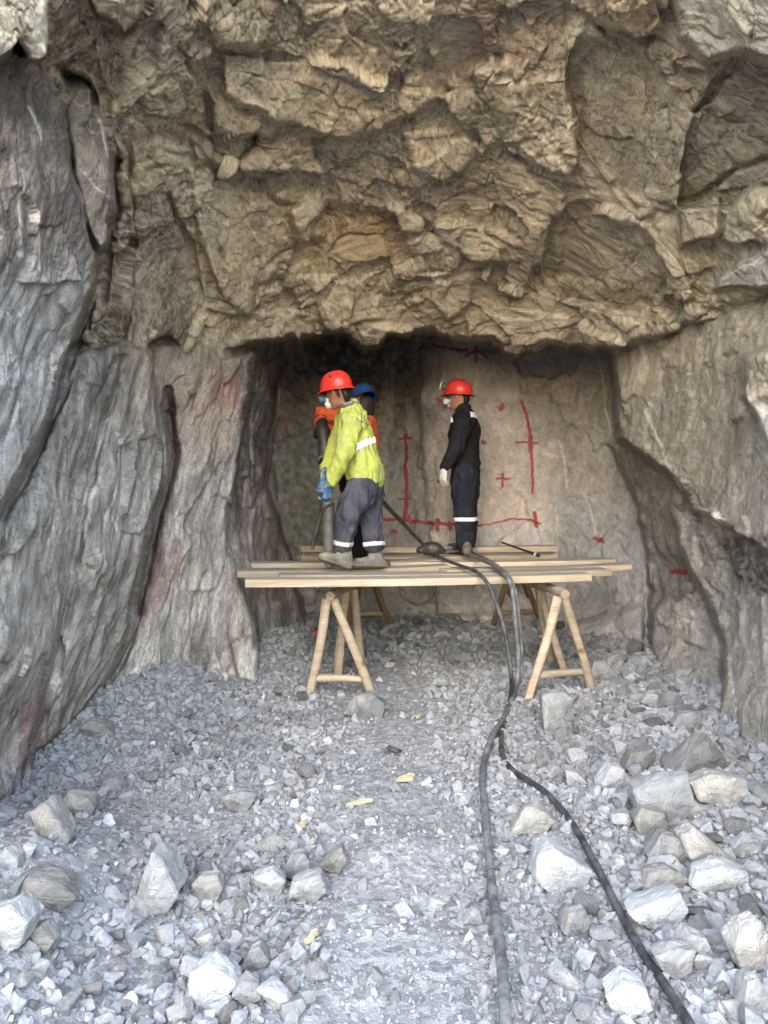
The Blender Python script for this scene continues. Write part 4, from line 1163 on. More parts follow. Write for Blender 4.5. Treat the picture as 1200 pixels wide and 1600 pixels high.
def plank(p0, p1, wid, th, lab, group, mat=None, twist=0.0, seed=0):
    """board whose upper front edge runs p0 to p1"""
    p0, p1 = Vector(p0), Vector(p1)
    L = (p1 - p0).length
    r = np.random.default_rng(seed)
    ns = 28
    bm = bmesh.new()
    rings = []
    ph = r.uniform(0, 6, 4)
    for i in range(ns + 1):
        t = i / ns
        x = t * L
        e = .004 * math.sin(5 * t + ph[0]) + .002 * math.sin(17 * t + ph[1])
        e2 = .006 * math.sin(4 * t + ph[2]) + .003 * math.sin(13 * t + ph[3])
        bow = .012 * math.sin(math.pi * t) * r.choice([1, 1])
        rings.append([bm.verts.new(q) for q in ((x, e, -.004 - bow), (x, e + .004, -bow), (x, wid + e2 - .004, -bow), (x, wid + e2, -.004 - bow), (x, wid + e2, -th + .003 - bow), (x, wid + e2 - .003, -th - bow), (x, e + .003, -th - bow), (x, e, -th + .003 - bow))])
    for i in range(ns):
        for k in range(8):
            bm.faces.new((rings[i][k], rings[i][(k + 1) % 8], rings[i + 1][(k + 1) % 8], rings[i + 1][k]))
    bm.faces.new(rings[0][::-1])
    bm.faces.new(rings[-1])
    bmesh.ops.recalc_face_normals(bm, faces=bm.faces)
    me = bpy.data.meshes.new("wooden_plank")
    bm.to_mesh(me)
    bm.free()
    o = link("wooden_plank", me, mat or M_PLANK, None, p0)
    o.rotation_euler = (twist, -math.asin((p1.z - p0.z) / L), math.atan2(p1.y - p0.y, p1.x - p0.x))
    tag(o, lab, "plank", group)
    return o


PG = "planks of the working platform"
ZP = .90
PLK = [  # u0, v0, u1, v1, z of the top, width, thickness, label
    (383, 906, 925, 897, ZP, .20, .055, "front plank of the platform, its long pale edge facing the viewer"),
    (437, 899, 956, 890, ZP + .004, .24, .05, "second plank from the front, ending a little right of the front plank"),
    (371, 893, 704, 884, ZP + .006, .22, .05, "plank reaching farthest left on the platform, under the boots of the man in yellow"),
    (700, 891, 987, 881.5, ZP + .004, .20, .05, "plank reaching farthest right on the platform"),
    (379, 880, 700, 874, ZP + .004, .24, .045, "third plank stub sticking out at the left behind the leftmost one"),
    (610, 878, 962, 874, ZP + .004, .26, .045, "greyish plank ending short of the rightmost one behind it"),
    (471, 868, 872, 867, ZP + .012, .26, .05, "reddish plank just in front of the rearmost plank"),
    (470, 856, 873, 857, ZP + .075, .22, .06, "rearmost plank raised on another one along the back of the platform"),
    (474, 861, 870, 861, ZP + .006, .30, .045, "plank lying flat under the rearmost raised one"),
]
for k, (u0, v0, u1, v1, z, wd, th, lab) in enumerate(PLK):
    a, b = flat_u(u0, v0, z), flat_u(u1, v1, z)
    if k >= 7:
        a.y = b.y = 7.75 - (.03 if k == 8 else 0)
        a.x, b.x = (u0 - CU) / FPX * 7.75, (u1 - CU) / FPX * 7.75
    plank(a, b, wd, th, lab, PG, None, 0, k)


def pole_bm(bm, a, b, r0, r1, seg=10, wob=.006, seed=0, sides=1.0):
    a, b = Vector(a), Vector(b)
    d = (b - a).normalized()
    x = d.orthogonal().normalized()
    y = d.cross(x)
    r = np.random.default_rng(seed)
    rows = []
    n = 9
    ph = r.uniform(0, 6, 3)
    for i in range(n + 1):
        t = i / n
        c = a.lerp(b, t) + x * wob * math.sin(4 * t + ph[0]) + y * wob * math.sin(5 * t + ph[1])
        rad = r0 + (r1 - r0) * t
        rows.append([bm.verts.new(c + (x * math.cos(2 * math.pi * k / seg) + y * math.sin(2 * math.pi * k / seg) * sides) * rad * (1 + .05 * math.sin(3 * k + ph[2] + 4 * t))) for k in range(seg)])
    for i in range(n):
        for k in range(seg):
            bm.faces.new((rows[i][k], rows[i][(k + 1) % seg], rows[i + 1][(k + 1) % seg], rows[i + 1][k]))
    bm.faces.new(rows[0][::-1])
    bm.faces.new(rows[-1])


def pole(name, a, b, r0, r1, mat, parent, seed):
    bm = bmesh.new()
    pole_bm(bm, Vector(a) - parent.location, Vector(b) - parent.location, r0, r1, seed=seed)
    bmesh.ops.recalc_face_normals(bm, faces=bm.faces)
    me = bpy.data.meshes.new(name)
    bm.to_mesh(me)
    bm.free()
    me.polygons.foreach_set("use_smooth", np.full(len(me.polygons), True))
    me.set_sharp_from_angle(angle=math.radians(50))
    return link(name, me, mat, parent)


def trestle(apex_f, apex_b, feet_f, feet_b, bar_t, lab, r=.036, mat=None, mat2=None, bar_b=None):
    """log beam on two A-frames, front and back"""
    mat, mat2 = mat or M_POLE, mat2 or M_POLE
    base = (Vector(feet_f[0]) + Vector(feet_f[1])) / 2
    t = empty("sawhorse", base)
    tag(t, lab, "sawhorse", "sawhorses carrying the platform")
    af, ab = Vector(apex_f), Vector(apex_b)
    dirn = (ab - af).normalized()
    pole("beam", af - dirn * .05, ab + dirn * .08, .036, .034, mat, t, 3)
    sd = 10
    for ap, feet, m in ((af + Vector((0, 0, -.03)), feet_f, mat), (ab + Vector((0, 0, -.03)), feet_b, mat2)):
        for k, f in enumerate(feet):
            if f is None:
                continue
            f = Vector(f)
            top = ap + Vector((.03 * (1 if f.x > ap.x else -1), 0, 0))
            pole("leg", f - Vector((0, 0, .03)), top, r, r * .92, m, t, sd)
            sd += 1
    f0, f1 = Vector(feet_f[0]), Vector(feet_f[1])
    a, b = f0.lerp(af, bar_t), f1.lerp(af, bar_t)
    pole("crossbar", a + Vector((0, .02, 0)), b + Vector((0, .02, 0)), .028, .026, mat, t, 31)
    if bar_b and feet_b[0] is not None and feet_b[1] is not None:
        f0, f1 = Vector(feet_b[0]), Vector(feet_b[1])
        pole("crossbar", f0.lerp(ab, bar_b), f1.lerp(ab, bar_b), .024, .022, mat2, t, 33)
    return t


def foot(u, v):
    return on_ground(u, v)


fl, fr_ = foot(484, 1087), foot(583, 1089)
trestle(at(517, 930, 5.6), at(547, 917, 6.25), (fl, fr_), (foot(526, 1060), foot(567, 1057)), .165, "front left sawhorse with a cut log end showing under the front plank", .037)
fl, fr_ = foot(825, 1092), foot(926, 1081)
trestle(at(878, 927, 5.55), at(836, 912, 6.2), (fl, fr_), (foot(862, 1040), foot(884, 1052)), .20, "front right sawhorse with a round log end and a clear crossbar", .036)
trestle(at(571, 882, 7.2), at(571, 880, 7.7), (foot(540, 980), foot(614, 979)), (foot(552, 965), foot(604, 965)), .22, "rear left sawhorse in the shade under the platform", .030, M_POLE2, M_POLE2)
trestle(at(806, 882, 7.25), at(806, 880, 7.7), (foot(768, 977), foot(850, 972)), (foot(785, 962), foot(838, 962)), .2, "rear right sawhorse in the shade behind the hoses", .030, M_POLE2, M_POLE2)


# ---------------------------------------------------------------- hoses and tools
def rubber(name, a, b, rough=.6):
    n = NT(name)
    c = n.mix(n.ramp(n.noise(n.obj, 11, 7, .75), (.40, 0.0), (.62, 1.0)), a, b)
    n.bump(n.noise(n.obj, 60, 4, .6), .25, .003)
    return n.fin(c, rough, .4)


M_BLACK = rubber("black_rubber", (.022, .022, .025), (.10, .105, .115))
M_DUSTY = rubber("dusty_grey_hose", (.06, .064, .072), (.20, .21, .225))
M_STEEL = rubber("oily_steel", (.03, .028, .028), (.09, .085, .08), .45)
M_STEEL.node_tree.nodes['Principled BSDF'].inputs['Metallic'].default_value = .4


def smooth_path(pts, n=14):
    P = [np.array(p) for p in pts]
    P = [2 * P[0] - P[1]] + P + [2 * P[-1] - P[-2]]
    out = []
    for i in range(1, len(P) - 2):
        p0, p1, p2, p3 = P[i - 1:i + 3]
        for k in range(n):
            t = k / n
            out.append(.5 * (2 * p1 + (p2 - p0) * t + (2 * p0 - 5 * p1 + 4 * p2 - p3) * t * t + (3 * p1 - p0 - 3 * p2 + p3) * t ** 3))
    out.append(P[-2])
    return np.array(out)


def tube_mesh(name, pts, rad, seg=12, closed_r=None, n=14):
    C_ = smooth_path(pts, n)
    T = np.gradient(C_, axis=0)
    T /= np.linalg.norm(T, axis=1)[:, None] + 1e-9
    x = np.cross(T[0], [0.1, .2, 1])
    x /= np.linalg.norm(x)
    ang = np.arange(seg) * 2 * math.pi / seg
    V = []
    rad = np.interp(np.linspace(0, 1, len(C_)), np.linspace(0, 1, len(rad)), rad) if hasattr(rad, '__len__') else np.full(len(C_), rad)
    for c, t, r in zip(C_, T, rad):
        x = x - t * (x @ t)
        x /= np.linalg.norm(x)
        y = np.cross(t, x)
        V.append(c + (np.cos(ang)[:, None] * x + np.sin(ang)[:, None] * y) * r)
    V.append(np.repeat(C_[:1], seg, 0))
    V.append(np.repeat(C_[-1:], seg, 0))
    V = np.concatenate(V)
    m = len(C_)
    rows = [m] + list(range(m)) + [m + 1]
    F = []
    for i in range(len(rows) - 1):
        for k in range(seg):
            F.append((rows[i] * seg + k, rows[i] * seg + (k + 1) % seg, rows[i + 1] * seg + (k + 1) % seg, rows[i + 1] * seg + k))
    return mesh_np(name, V, np.array(F), True, 60)


def lay(px, r):
    out = []
    for u, v in px:
        g = on_ground(u, v)
        out.append(tuple(g + Vector((0, 0, r + .012))))
    return out


def plat(px, z=ZP + .03):
    return [tuple(flat_u(u, v, z)) for u, v in px]


h1p = plat([(668, 858), (690, 872), (720, 884), (742, 892)], ZP + .03) + [tuple(at(757, 905, 5.42)), tuple(at(768, 925, 5.33)), tuple(at(783, 965, 5.28)), tuple(at(793, 1010, 5.22)), tuple(at(799, 1060, 5.12))] + \
    lay([(797, 1098), (787, 1130), (783, 1165), (787, 1190), (803, 1213), (850, 1245), (890, 1290), (930, 1360), (965, 1430), (1003, 1500), (1040, 1555), (1080, 1620)], .016)
o = link("air_hose", tube_mesh("air_hose", h1p, .015), M_BLACK)
tag(o, "thin black hose hanging over the front plank and bending right across the gravel", "hose", "hoses to the drill")
h2p = plat([(716, 858), (735, 868), (757, 876), (776, 886)], ZP + .04) + [tuple(at(792, 902, 5.42)), tuple(at(801, 925, 5.36)), tuple(at(806, 975, 5.32)), tuple(at(810, 1020, 5.28)), tuple(at(808, 1060, 5.2))] + \
    lay([(800, 1100), (786, 1130), (768, 1162), (757, 1195), (754, 1230), (759, 1290), (768, 1390), (779, 1480), (787, 1560), (792, 1660)], .02)
o = link("air_hose", tube_mesh("air_hose", h2p, .0178), M_DUSTY)
tag(o, "thicker dusty grey hose running straight down the gravel to the bottom of the picture", "hose", "hoses to the drill")
h3p = plat([(722, 856), (745, 866), (768, 878), (782, 888)], ZP + .03) + [tuple(at(797, 903, 5.45)), tuple(at(806, 928, 5.38)), tuple(at(812, 975, 5.36)), tuple(at(815, 1020, 5.32)), tuple(at(812, 1062, 5.24))] + \
    lay([(802, 1090), (790, 1124), (773, 1158), (762, 1186), (757, 1200)], .012)
o = link("water_hose", tube_mesh("water_hose", h3p, .0115), M_DUSTY)
tag(o, "thinner pale grey water hose hanging beside the thicker dusty one", "hose", "hoses to the drill")
o = link("rubber_tie", tube_mesh("rubber_tie", [tuple(np.array(on_ground(768, 1372)) + np.array(q)) for q in ((-.03, 0, .03), (0, -.003, .047), (.03, .004, .03))], .006, 8), M_BLACK)
tag(o, "black tie wrapped round the grey hose on the gravel", "tie")
lp = [tuple(at(622, 905, 6.3)), tuple(at(628, 928, 6.3)), tuple(at(640, 940, 6.3)), tuple(at(655, 944, 6.3)), tuple(at(670, 938, 6.3)), tuple(at(679, 922, 6.3)), tuple(at(681, 905, 6.3))]
o = link("hose_loop", tube_mesh("hose_loop", lp, .014), M_BLACK)
tag(o, "loop of dark hose sagging below the middle of the platform", "hose")
# steel bar on the planks at the right
a, b = flat_u(842, 868, ZP + .03), flat_u(800, 850, ZP + .05)
b = a + Vector((-.29, .42, .10))
o = link("drill_bit", tube_mesh("drill_bit", [tuple(a), tuple(a.lerp(b, .12)), tuple(a.lerp(b, .3)), tuple(a.lerp(b, .6)), tuple(b)], [.020, .017, .012, .011, .011], 10), M_STEEL)
rb = tube_mesh("pale_ring", [tuple(a.lerp(b, .06)), tuple(a.lerp(b, .075)), tuple(a.lerp(b, .09))], .0215, 12)
n = NT("pale_tape")
link("ring", rb, n.fin((.6, .6, .55), .6), o)
tag(o, "dark steel drill bar lying loose on the rear planks at the right", "drill bar")


def simple(name, c, rough=.7, spec=.3, var=.25, sc=9, bump=.2):
    n = NT(name)
    k = n.mix(1.0, c, n.ramp(n.noise(n.obj, sc, 6, .65), (.3, 1 - var), (.7, 1 + var)), 'MULTIPLY')
    if bump:
        n.bump(n.noise(n.obj, sc * 6, 4, .6), bump, .004)
    return n.fin(k, rough, spec)


# splinters of fresh wood on the floor
M_CHIP = simple("fresh_splinter", (.43, .375, .27), .8)
CHIPS = [(470, 1298, 26, 12, .5, "pair of yellow wood splinters on the left floor above the split slab"), (484, 1478, 26, 14, .3, "pale yellow wood chip low on the path"), (562, 1260, 62, 8, .15, "long pale splinter of plank lying across the path"),
         (632, 1224, 40, 8, -.1, "thin yellow splinter on the path below the dark scrap"), (654, 1124, 18, 10, .8, "small yellowish chip on the path right of the left sawhorse"),
         (758, 1172, 16, 10, .8, "wood chip beside the grey hose"), (488, 1322, 12, 10, .2, "tiny yellow chip below the pair of splinters")]
for k, (u, v, wpx, hpx, yaw, lab) in enumerate(CHIPS):
    g = on_ground(u, v)
    d = (np.array(g) - CC) @ CF
    L, W = .7 * wpx * d / FPX, .45 * hpx * d / FPX
    bm = bmesh.new()
    r = np.random.default_rng(800 + k)
    for j in range(2 if k == 0 else 1 + k % 2):
        yj = yaw + .35 * j
        M = Matrix.Translation((.012 * j, .02 * j, .004 * j)) @ Matrix.Rotation(yj, 4, 'Z')
        top = [(-L / 2, -W * .25, .004), (-L * .3, -W * .5, .009), (L * .35, -W * .4, .008), (L / 2, -W * .05, .004), (L * .3, W * .35, .01), (-L * .1, W * .5, .007), (-L * .42, W * .3, .005)]
        vt = [bm.verts.new(M @ Vector((a, b, c + .012))) for a, b, c in top]
        vb = [bm.verts.new(M @ Vector((a * .97, b * .9, 0))) for a, b, c in top]
        bm.faces.new(vt)
        bm.faces.new(vb[::-1])
        for i in range(7):
            bm.faces.new((vb[i], vb[(i + 1) % 7], vt[(i + 1) % 7], vt[i]))
    me = bpy.data.meshes.new("wood_splinter")
    bm.to_mesh(me)
    bm.free()
    o = link("wood_splinter", me, M_CHIP, None, g + Vector((0, 0, .012)))
    o.rotation_euler = (.15, -.1, 0)
    tag(o, lab, "splinter", "wood splinters on the floor")
g = on_ground(614, 1180)
o = link("dark_scrap", tube_mesh("dark_scrap", [tuple(g + Vector(q)) for q in ((-.05, 0, .02), (-.02, .01, .035), (.02, -.01, .03), (.05, .015, .02))], [.008, .018, .016, .006], 8), M_BLACK)
tag(o, "dark scrap of rubber on the path near the wood chips", "scrap")
# ---------------------------------------------------------------- people
DG = bpy.context.evaluated_depsgraph_get


def tube_arrays(chain, seg=18):
    """chain: [(point, radius across, radius along, across-hint)] -> closed tube"""
    P = [np.array(c[0], float) for c in chain]
    V, F = [], []
    n = len(P)
    rows = []

    def ring(c, x, y, a, b):
        i0 = len(V)
        for k in range(seg):
            t = 2 * math.pi * k / seg
            V.append(c + x * a * math.cos(t) + y * b * math.sin(t))
        rows.append(i0)
    for i in range(n):
        t = (P[min(i + 1, n - 1)] - P[max(i - 1, 0)])
        t /= np.linalg.norm(t) + 1e-9
        h = np.array(chain[i][3] if len(chain[i]) > 3 else (0.31, .9, .2), float)
        x = h - t * (h @ t)
        x /= np.linalg.norm(x) + 1e-9
        y = np.cross(t, x)
        a = chain[i][1]
        b = chain[i][2] if len(chain[i]) > 2 and chain[i][2] else a
        m = min(a, b)
        if i == 0:
            for q, s in ((-.95, .3), (-.8, .62), (-.45, .88)):
                ring(P[0] + t * q * m, x, y, a * s, b * s)
        ring(P[i], x, y, a, b)
        if i == n - 1:
            for q, s in ((.45, .88), (.8, .62), (.95, .3)):
                ring(P[i] + t * q * m, x, y, a * s, b * s)
    for i in range(len(rows) - 1):
        for k in range(seg):
            F.append((rows[i] + k, rows[i] + (k + 1) % seg, rows[i + 1] + (k + 1) % seg, rows[i + 1] + k))
    capa, capb = len(V), len(V) + 1
    V.append(np.mean(V[rows[0]:rows[0] + seg], 0))
    V.append(np.mean(V[rows[-1]:rows[-1] + seg], 0))
    tri = []
    for k in range(seg):
        tri.append((rows[0] + (k + 1) % seg, rows[0] + k, capa))
        tri.append((rows[-1] + k, rows[-1] + (k + 1) % seg, capb))
    return V, F, tri


def blob(name, chains, voxel, mat, parent=None, smooth=4, wrinkle=0.0, wscale=9.0, wdir=None):
    """tubes grown into one continuous surface"""
    me = bpy.data.meshes.new(name)
    VV, FF = [], []
    for c in chains:
        V, F, T = tube_arrays(c)
        o = len(VV)
        VV += [tuple(v) for v in V]
        FF += [tuple(i + o for i in f) for f in F] + [tuple(i + o for i in f) for f in T]
    me.from_pydata(VV, [], FF)
    me.update()
    ob = bpy.data.objects.new(name, me)
    COL.objects.link(ob)
    r = ob.modifiers.new("r", 'REMESH')
    r.mode = 'VOXEL'
    r.voxel_size = voxel
    if smooth:
        s = ob.modifiers.new("s", 'SMOOTH')
        s.factor = .5
        s.iterations = smooth
    dg = DG()
    dg.update()
    m2 = bpy.data.meshes.new_from_object(ob.evaluated_get(dg))
    bpy.data.objects.remove(ob)
    bpy.data.meshes.remove(me)
    m2.name = name
    m2.materials.clear()
    if wrinkle:
        n = len(m2.vertices)
        co = np.empty(n * 3, np.float32)
        no = np.empty(n * 3, np.float32)
        m2.vertices.foreach_get("co", co)
        m2.vertices.foreach_get("normal", no)
        co, no = co.reshape(-1, 3).astype(float), no.reshape(-1, 3)
        q = co * wscale
        if wdir is not None:
            e = np.array(wdir, float) / np.linalg.norm(wdir)
            q = squash(q, e, 2.6)
        q = q + .5 * np.stack([perlin(q * .6 + 7), perlin(q * .6 + 17), perlin(q * .6 + 27)], -1)
        h = (1 - 2 * np.abs(perlin(q))) ** 3 + .5 * (1 - 2 * np.abs(perlin(q * 1.9 + 3))) + .3 * perlin(q * 3.3)
        co += no * (wrinkle * (h - .3))[:, None]
        m2.vertices.foreach_set("co", co.astype(np.float32).ravel())
    m2.polygons.foreach_set("use_smooth", np.full(len(m2.polygons), True))
    m2.update()
    return link(name, m2, mat, parent)


def band(src, name, p, nrm, half, off, mat, parent, keep=None):
    """strip of tape cut from a garment's own surface and laid on it"""
    bm = bmesh.new()
    bm.from_mesh(src.data)
    p, nrm = Vector(p), Vector(nrm).normalized()
    bmesh.ops.bisect_plane(bm, geom=bm.verts[:] + bm.edges[:] + bm.faces[:], plane_co=p + nrm * half, plane_no=nrm, clear_outer=True)
    bmesh.ops.bisect_plane(bm, geom=bm.verts[:] + bm.edges[:] + bm.faces[:], plane_co=p - nrm * half, plane_no=nrm, clear_inner=True)
    for q, k in (keep or []):
        bmesh.ops.bisect_plane(bm, geom=bm.verts[:] + bm.edges[:] + bm.faces[:], plane_co=Vector(q), plane_no=Vector(k), clear_inner=True)
    bm.normal_update()
    for v in bm.verts:
        v.co += v.normal * off
    r = bmesh.ops.solidify(bm, geom=bm.faces[:], thickness=.0015)
    me = bpy.data.meshes.new(name)
    bm.to_mesh(me)
    bm.free()
    me.polygons.foreach_set("use_smooth", np.full(len(me.polygons), True))
    return link(name, me, mat, parent)


M_SKIN = simple("skin", (.36, .165, .105), .55, .4, .18, 14, .1)
M_HAIR = simple("dark_hair", (.018, .014, .012), .6, .3, .3, 30)


def cloth(name, c, dirt, dirt_amt=.6, sc=5.0):
    n = NT(name)
    k = n.mix(n.math('MULTIPLY', n.ramp(n.noise(n.obj, sc, 6, .68, .4), (.42, 0.0), (.68, 1.0)), dirt_amt), c, dirt)
    k = n.mix(1.0, k, n.ramp(n.noise(n.obj, 40, 4, .7), (.3, .84), (.7, 1.14)), 'MULTIPLY')
    b = n.bump(n.noise(n.obj, 17, 5, .6, 1.0), .5, .03)
    n.bump(n.noise(n.obj, 300, 2, .5), .25, .001, b)
    return n.fin(k, .88, .15)


M_HIVIS = cloth("hi_vis_yellow", (.42, .47, .085), (.30, .33, .15), .85)
M_NAVY = cloth("navy_coverall", (.016, .018, .030), (.040, .042, .055), .5)
M_JKT = cloth("black_jacket", (.011, .011, .014), (.035, .034, .036), .4)
M_TRO = cloth("dusty_navy_trousers", (.042, .045, .066), (.115, .115, .13), .75)
M_ORG = cloth("orange_workwear", (.60, .10, .03), (.35, .10, .05), .5)
M_DKT = cloth("dark_trousers", (.014, .014, .017), (.05, .05, .05), .5)
M_BOOT = cloth("dusty_boot_leather", (.13, .122, .11), (.27, .26, .24), .85, 9)
M_SOLE = simple("boot_sole", (.17, .14, .105), .9)
M_TAPE = simple("reflective_tape", (.78, .79, .80), .35, .5, .1, 20, .1)
M_TAPE2 = simple("dusty_reflective_tape", (.55, .56, .57), .4, .5, .25, 14, .1)
M_RED = simple("red_helmet", (.58, .032, .022), .36, .45, .22, 16, .05)
M_BLUEH = simple("blue_helmet", (.008, .036, .115), .35, .5, .15, 7, .03)
M_GLB = cloth("blue_rubber_glove", (.02, .085, .21), (.42, .50, .58), .6, 13)
M_GLW = cloth("white_knit_glove", (.62, .60, .60), (.34, .28, .27), .6, 22)
M_MASK = simple("respirator_white", (.62, .60, .56), .6)
M_TEAL = simple("respirator_filter", (.05, .12, .16), .5)
M_STRAP = simple("grey_strap", (.17, .165, .17), .8)
M_INK = simple("dark_print", (.03, .035, .02), .9, .1, .1)
M_TANG = cloth("tan_glove_leather", (.42, .31, .20), (.30, .22, .15), .6, 14)
M_GREEN = rubber("grey_green_leg", (.10, .105, .095), (.19, .195, .18), .5)
M_LAMP = simple("lamp_rim", (.62, .58, .38), .4)


def helmet(parent, c, fdir, up, mat, L=.135, W=.112, Hh=.125, brim=.042, lamp=False):
    """moulded hard hat: dome with ridges, rim and peak"""
    c, f, u = Vector(c), Vector(fdir).normalized(), Vector(up).normalized()
    u = (u - f * u.dot(f)).normalized()
    s = u.cross(f)
    V, F = [], []
    nt, npk = 12, 48
    for i in range(nt + 1):
        a = (math.pi / 2) * i / nt
        for k in range(npk):
            t = 2 * math.pi * k / npk
            rr = math.sin(a) ** .88
            x, y, z = L * rr * math.cos(t), W * rr * math.sin(t), Hh * math.cos(a) ** .9
            for yo in (0, .036, -.036):
                z += (.0065 if yo == 0 else .004) * math.exp(-((y - yo) / .011) ** 2) * max(0, math.sin(a * 1.6) + .5) * (1 if a < 1.3 else 0)
            V.append((x, y, z))
    for ring, (ex, dz) in enumerate(((.006, -.010), (.012, -.016), (.020, -.019), (.022, -.026), (.004, -.024))):
        for k in range(npk):
            t = 2 * math.pi * k / npk
            ft = max(0, math.cos(t)) ** 3
            b = ex + (brim * ft * min(1, ex / .02) if ring < 4 else 0)
            V.append(((L + b) * math.cos(t), (W + ex) * math.sin(t), dz - .012 * ft * min(1, ex / .02)))
    R = nt + 1 + 5
    for i in range(R - 1):
        for k in range(npk):
            F.append((i * npk + k, (i + 1) * npk + k, (i + 1) * npk + (k + 1) % npk, i * npk + (k + 1) % npk))
    M = np.array([list(f), list(s), list(u)])
    VV = np.array(V) @ M + np.array(c)
    o = link("helmet", mesh_np("helmet", VV, np.array(F), True, 50), mat, parent)
    tr = lambda x, y, z: c + f * x + s * y + u * z
    # chin strap hangs from the rim, vent plug on the side
    if lamp:
        base = tr(L * .90, 0, Hh * .42)
        b = tube_mesh("headlamp", [tuple(base), tuple(base + f * .02 + u * .004), tuple(base + f * .055 + u * .012)], [.030, .034, .036], 16, n=4)
        lo = link("headlamp", b, M_BLACK, o)
        b = tube_mesh("lamp_rim", [tuple(base + f * .053 + u * .011), tuple(base + f * .062 + u * .013), tuple(base + f * .067 + u * .014)], [.040, .041, .036], 18, n=3)
        link("lamp_rim", b, M_LAMP, lo)
        st = []
        for k in range(13):
            t = math.pi * k / 12
            st.append(tuple(tr(L * .82 * math.cos(t) - .0, .048 * math.sin(t) + W * .35, .02 + Hh * .98 * math.sin(t) ** .8 * .9)))
        link("lamp_cable", tube_mesh("lamp_cable", st, .006, 8, n=4), M_BLACK, o)
    else:
        for sg in (1, -1):
            p = tr(-.02, sg * W * .80, Hh * .62)
            q = tr(-.02, sg * W * .93, Hh * .66)
            link("vent_plug", tube_mesh("vent_plug", [tuple(p), tuple(p.lerp(q, .5)), tuple(q)], .010, 10, n=3), M_BLACK, o)
    return o


def face_chains(hc, f, u, k=1.0):
    """head: skull, jaw, nose, brow, ears"""
    f, u = Vector(f).normalized(), Vector(u).normalized()
    u = (u - f * u.dot(f)).normalized()
    s = u.cross(f)
    p = lambda x, y, z: tuple(Vector(hc) + (f * x + s * y + u * z) * k)
    S_ = tuple(s)
    ch = [[(p(-.022, 0, .062), .062, .070, S_), (p(-.015, 0, .03), .074, .090, S_), (p(-.01, 0, -.01), .073, .090, S_), (p(.008, 0, -.05), .064, .072, S_), (p(.03, 0, -.09), .048, .052, S_), (p(.045, 0, -.108), .033, .030, S_)],
          [(p(.080, 0, .012), .010, .010, S_), (p(.096, 0, -.012), .012, .013, S_), (p(.104, 0, -.030), .016, .013, S_)],
          [(p(.070, -.042, .022), .013, .012, S_), (p(.082, 0, .024), .012, .012, S_), (p(.070, .042, .022), .013, .012, S_)],
          [(p(.078, -.018, -.058), .010, .009, S_), (p(.086, 0, -.058), .011, .010, S_), (p(.078, .018, -.058), .010, .009, S_)],
          [(p(.066, -.03, -.02), .020, .018, S_), (p(.066, .03, -.02), .020, .018, S_)]]
    for sg in (1, -1):
        ch.append([(p(-.012, sg * .074, .012), .018, .008, tuple(f)), (p(-.014, sg * .078, -.008), .020, .010, tuple(f)), (p(-.008, sg * .074, -.034), .012, .008, tuple(f))])
    return ch, p, s


def glove(name, wrist, d, palm_n, mat, parent, curl=.6, side=1, k=1.0, cuff=.05):
    """palm, four unequal bent fingers and a thumb off the side of the palm"""
    w, d, n_ = Vector(wrist), Vector(d).normalized(), Vector(palm_n).normalized()
    n_ = (n_ - d * n_.dot(d)).normalized()
    s = d.cross(n_) * side
    p = lambda a, b, c: w + (d * a + s * b + n_ * c) * k
    ch = [[(tuple(p(-cuff, 0, 0)), .040 * k, .034 * k, tuple(s)), (tuple(p(0, 0, 0)), .034 * k, .026 * k, tuple(s)), (tuple(p(.045, 0, 0)), .043 * k, .021 * k, tuple(s)), (tuple(p(.088, .002, .002)), .043 * k, .017 * k, tuple(s))]]
    for b, L, r, c0 in ((.032, .068, .0105, .0), (.011, .078, .011, .05), (-.011, .073, .0105, .1), (-.031, .056, .0095, .18)):
        q = p(.085, b, 0)
        a = 0.15 + c0 * .6
        cch = [(tuple(q - d * .02 * k), r * k), (tuple(q), r * k)]
        for seg, fr in enumerate((.45, .32, .25)):
            a += curl * (.75 if seg == 0 else 1.0)
            q = q + (d * math.cos(a) + n_ * math.sin(a) + s * b * 1.5) * L * fr * k
            cch.append((tuple(q), r * k * (.97 - .07 * seg)))
        ch.append(cch)
    ch.append([(tuple(p(.015, .030, .004)), .017 * k), (tuple(p(.045, .054, .014)), .0125 * k), (tuple(p(.070, .060, .030)), .0115 * k), (tuple(p(.088, .054, .046)), .0098 * k)])
    return blob(name, ch, .0055, mat, parent, 2)


def boot(ankle, heel, toe, parent, shaft_top, mat=None):
    """work boot: shaft, heel, instep, rounded toe cap, separate sole"""
    a, h, t, st = Vector(ankle), Vector(heel), Vector(toe), Vector(shaft_top)
    d = (t - h).normalized()
    up = (a - h) - d * (a - h).dot(d)
    up = up.normalized()
    s = up.cross(d)
    L = (t - h).length
    S_ = tuple(s)
    p = lambda x, z: tuple(h + d * x * L + up * z)
    ch = [[(tuple(st), .060, .066, S_), (tuple(st.lerp(a, .5)), .056, .062, S_), (tuple(a), .050, .060, S_), (p(.18, .055), .042, .050, S_)],
          [(p(.12, .045), .040, .040, S_), (p(.38, .062), .043, .047, S_), (p(.62, .050), .049, .040, S_), (p(.83, .046), .047, .037, S_), (p(.93, .042), .038, .028, S_)]]
    o = blob("boot", ch, .010, mat or M_BOOT, parent, 3, .004, 24)
    sc = [[(p(.06, .012), .038, .014, S_), (p(.3, .012), .036, .013, S_), (p(.62, .012), .050, .014, S_), (p(.85, .013), .048, .014, S_), (p(.97, .018), .036, .012, S_)]]
    blob("sole", sc, .007, M_SOLE, o, 1)
    return o


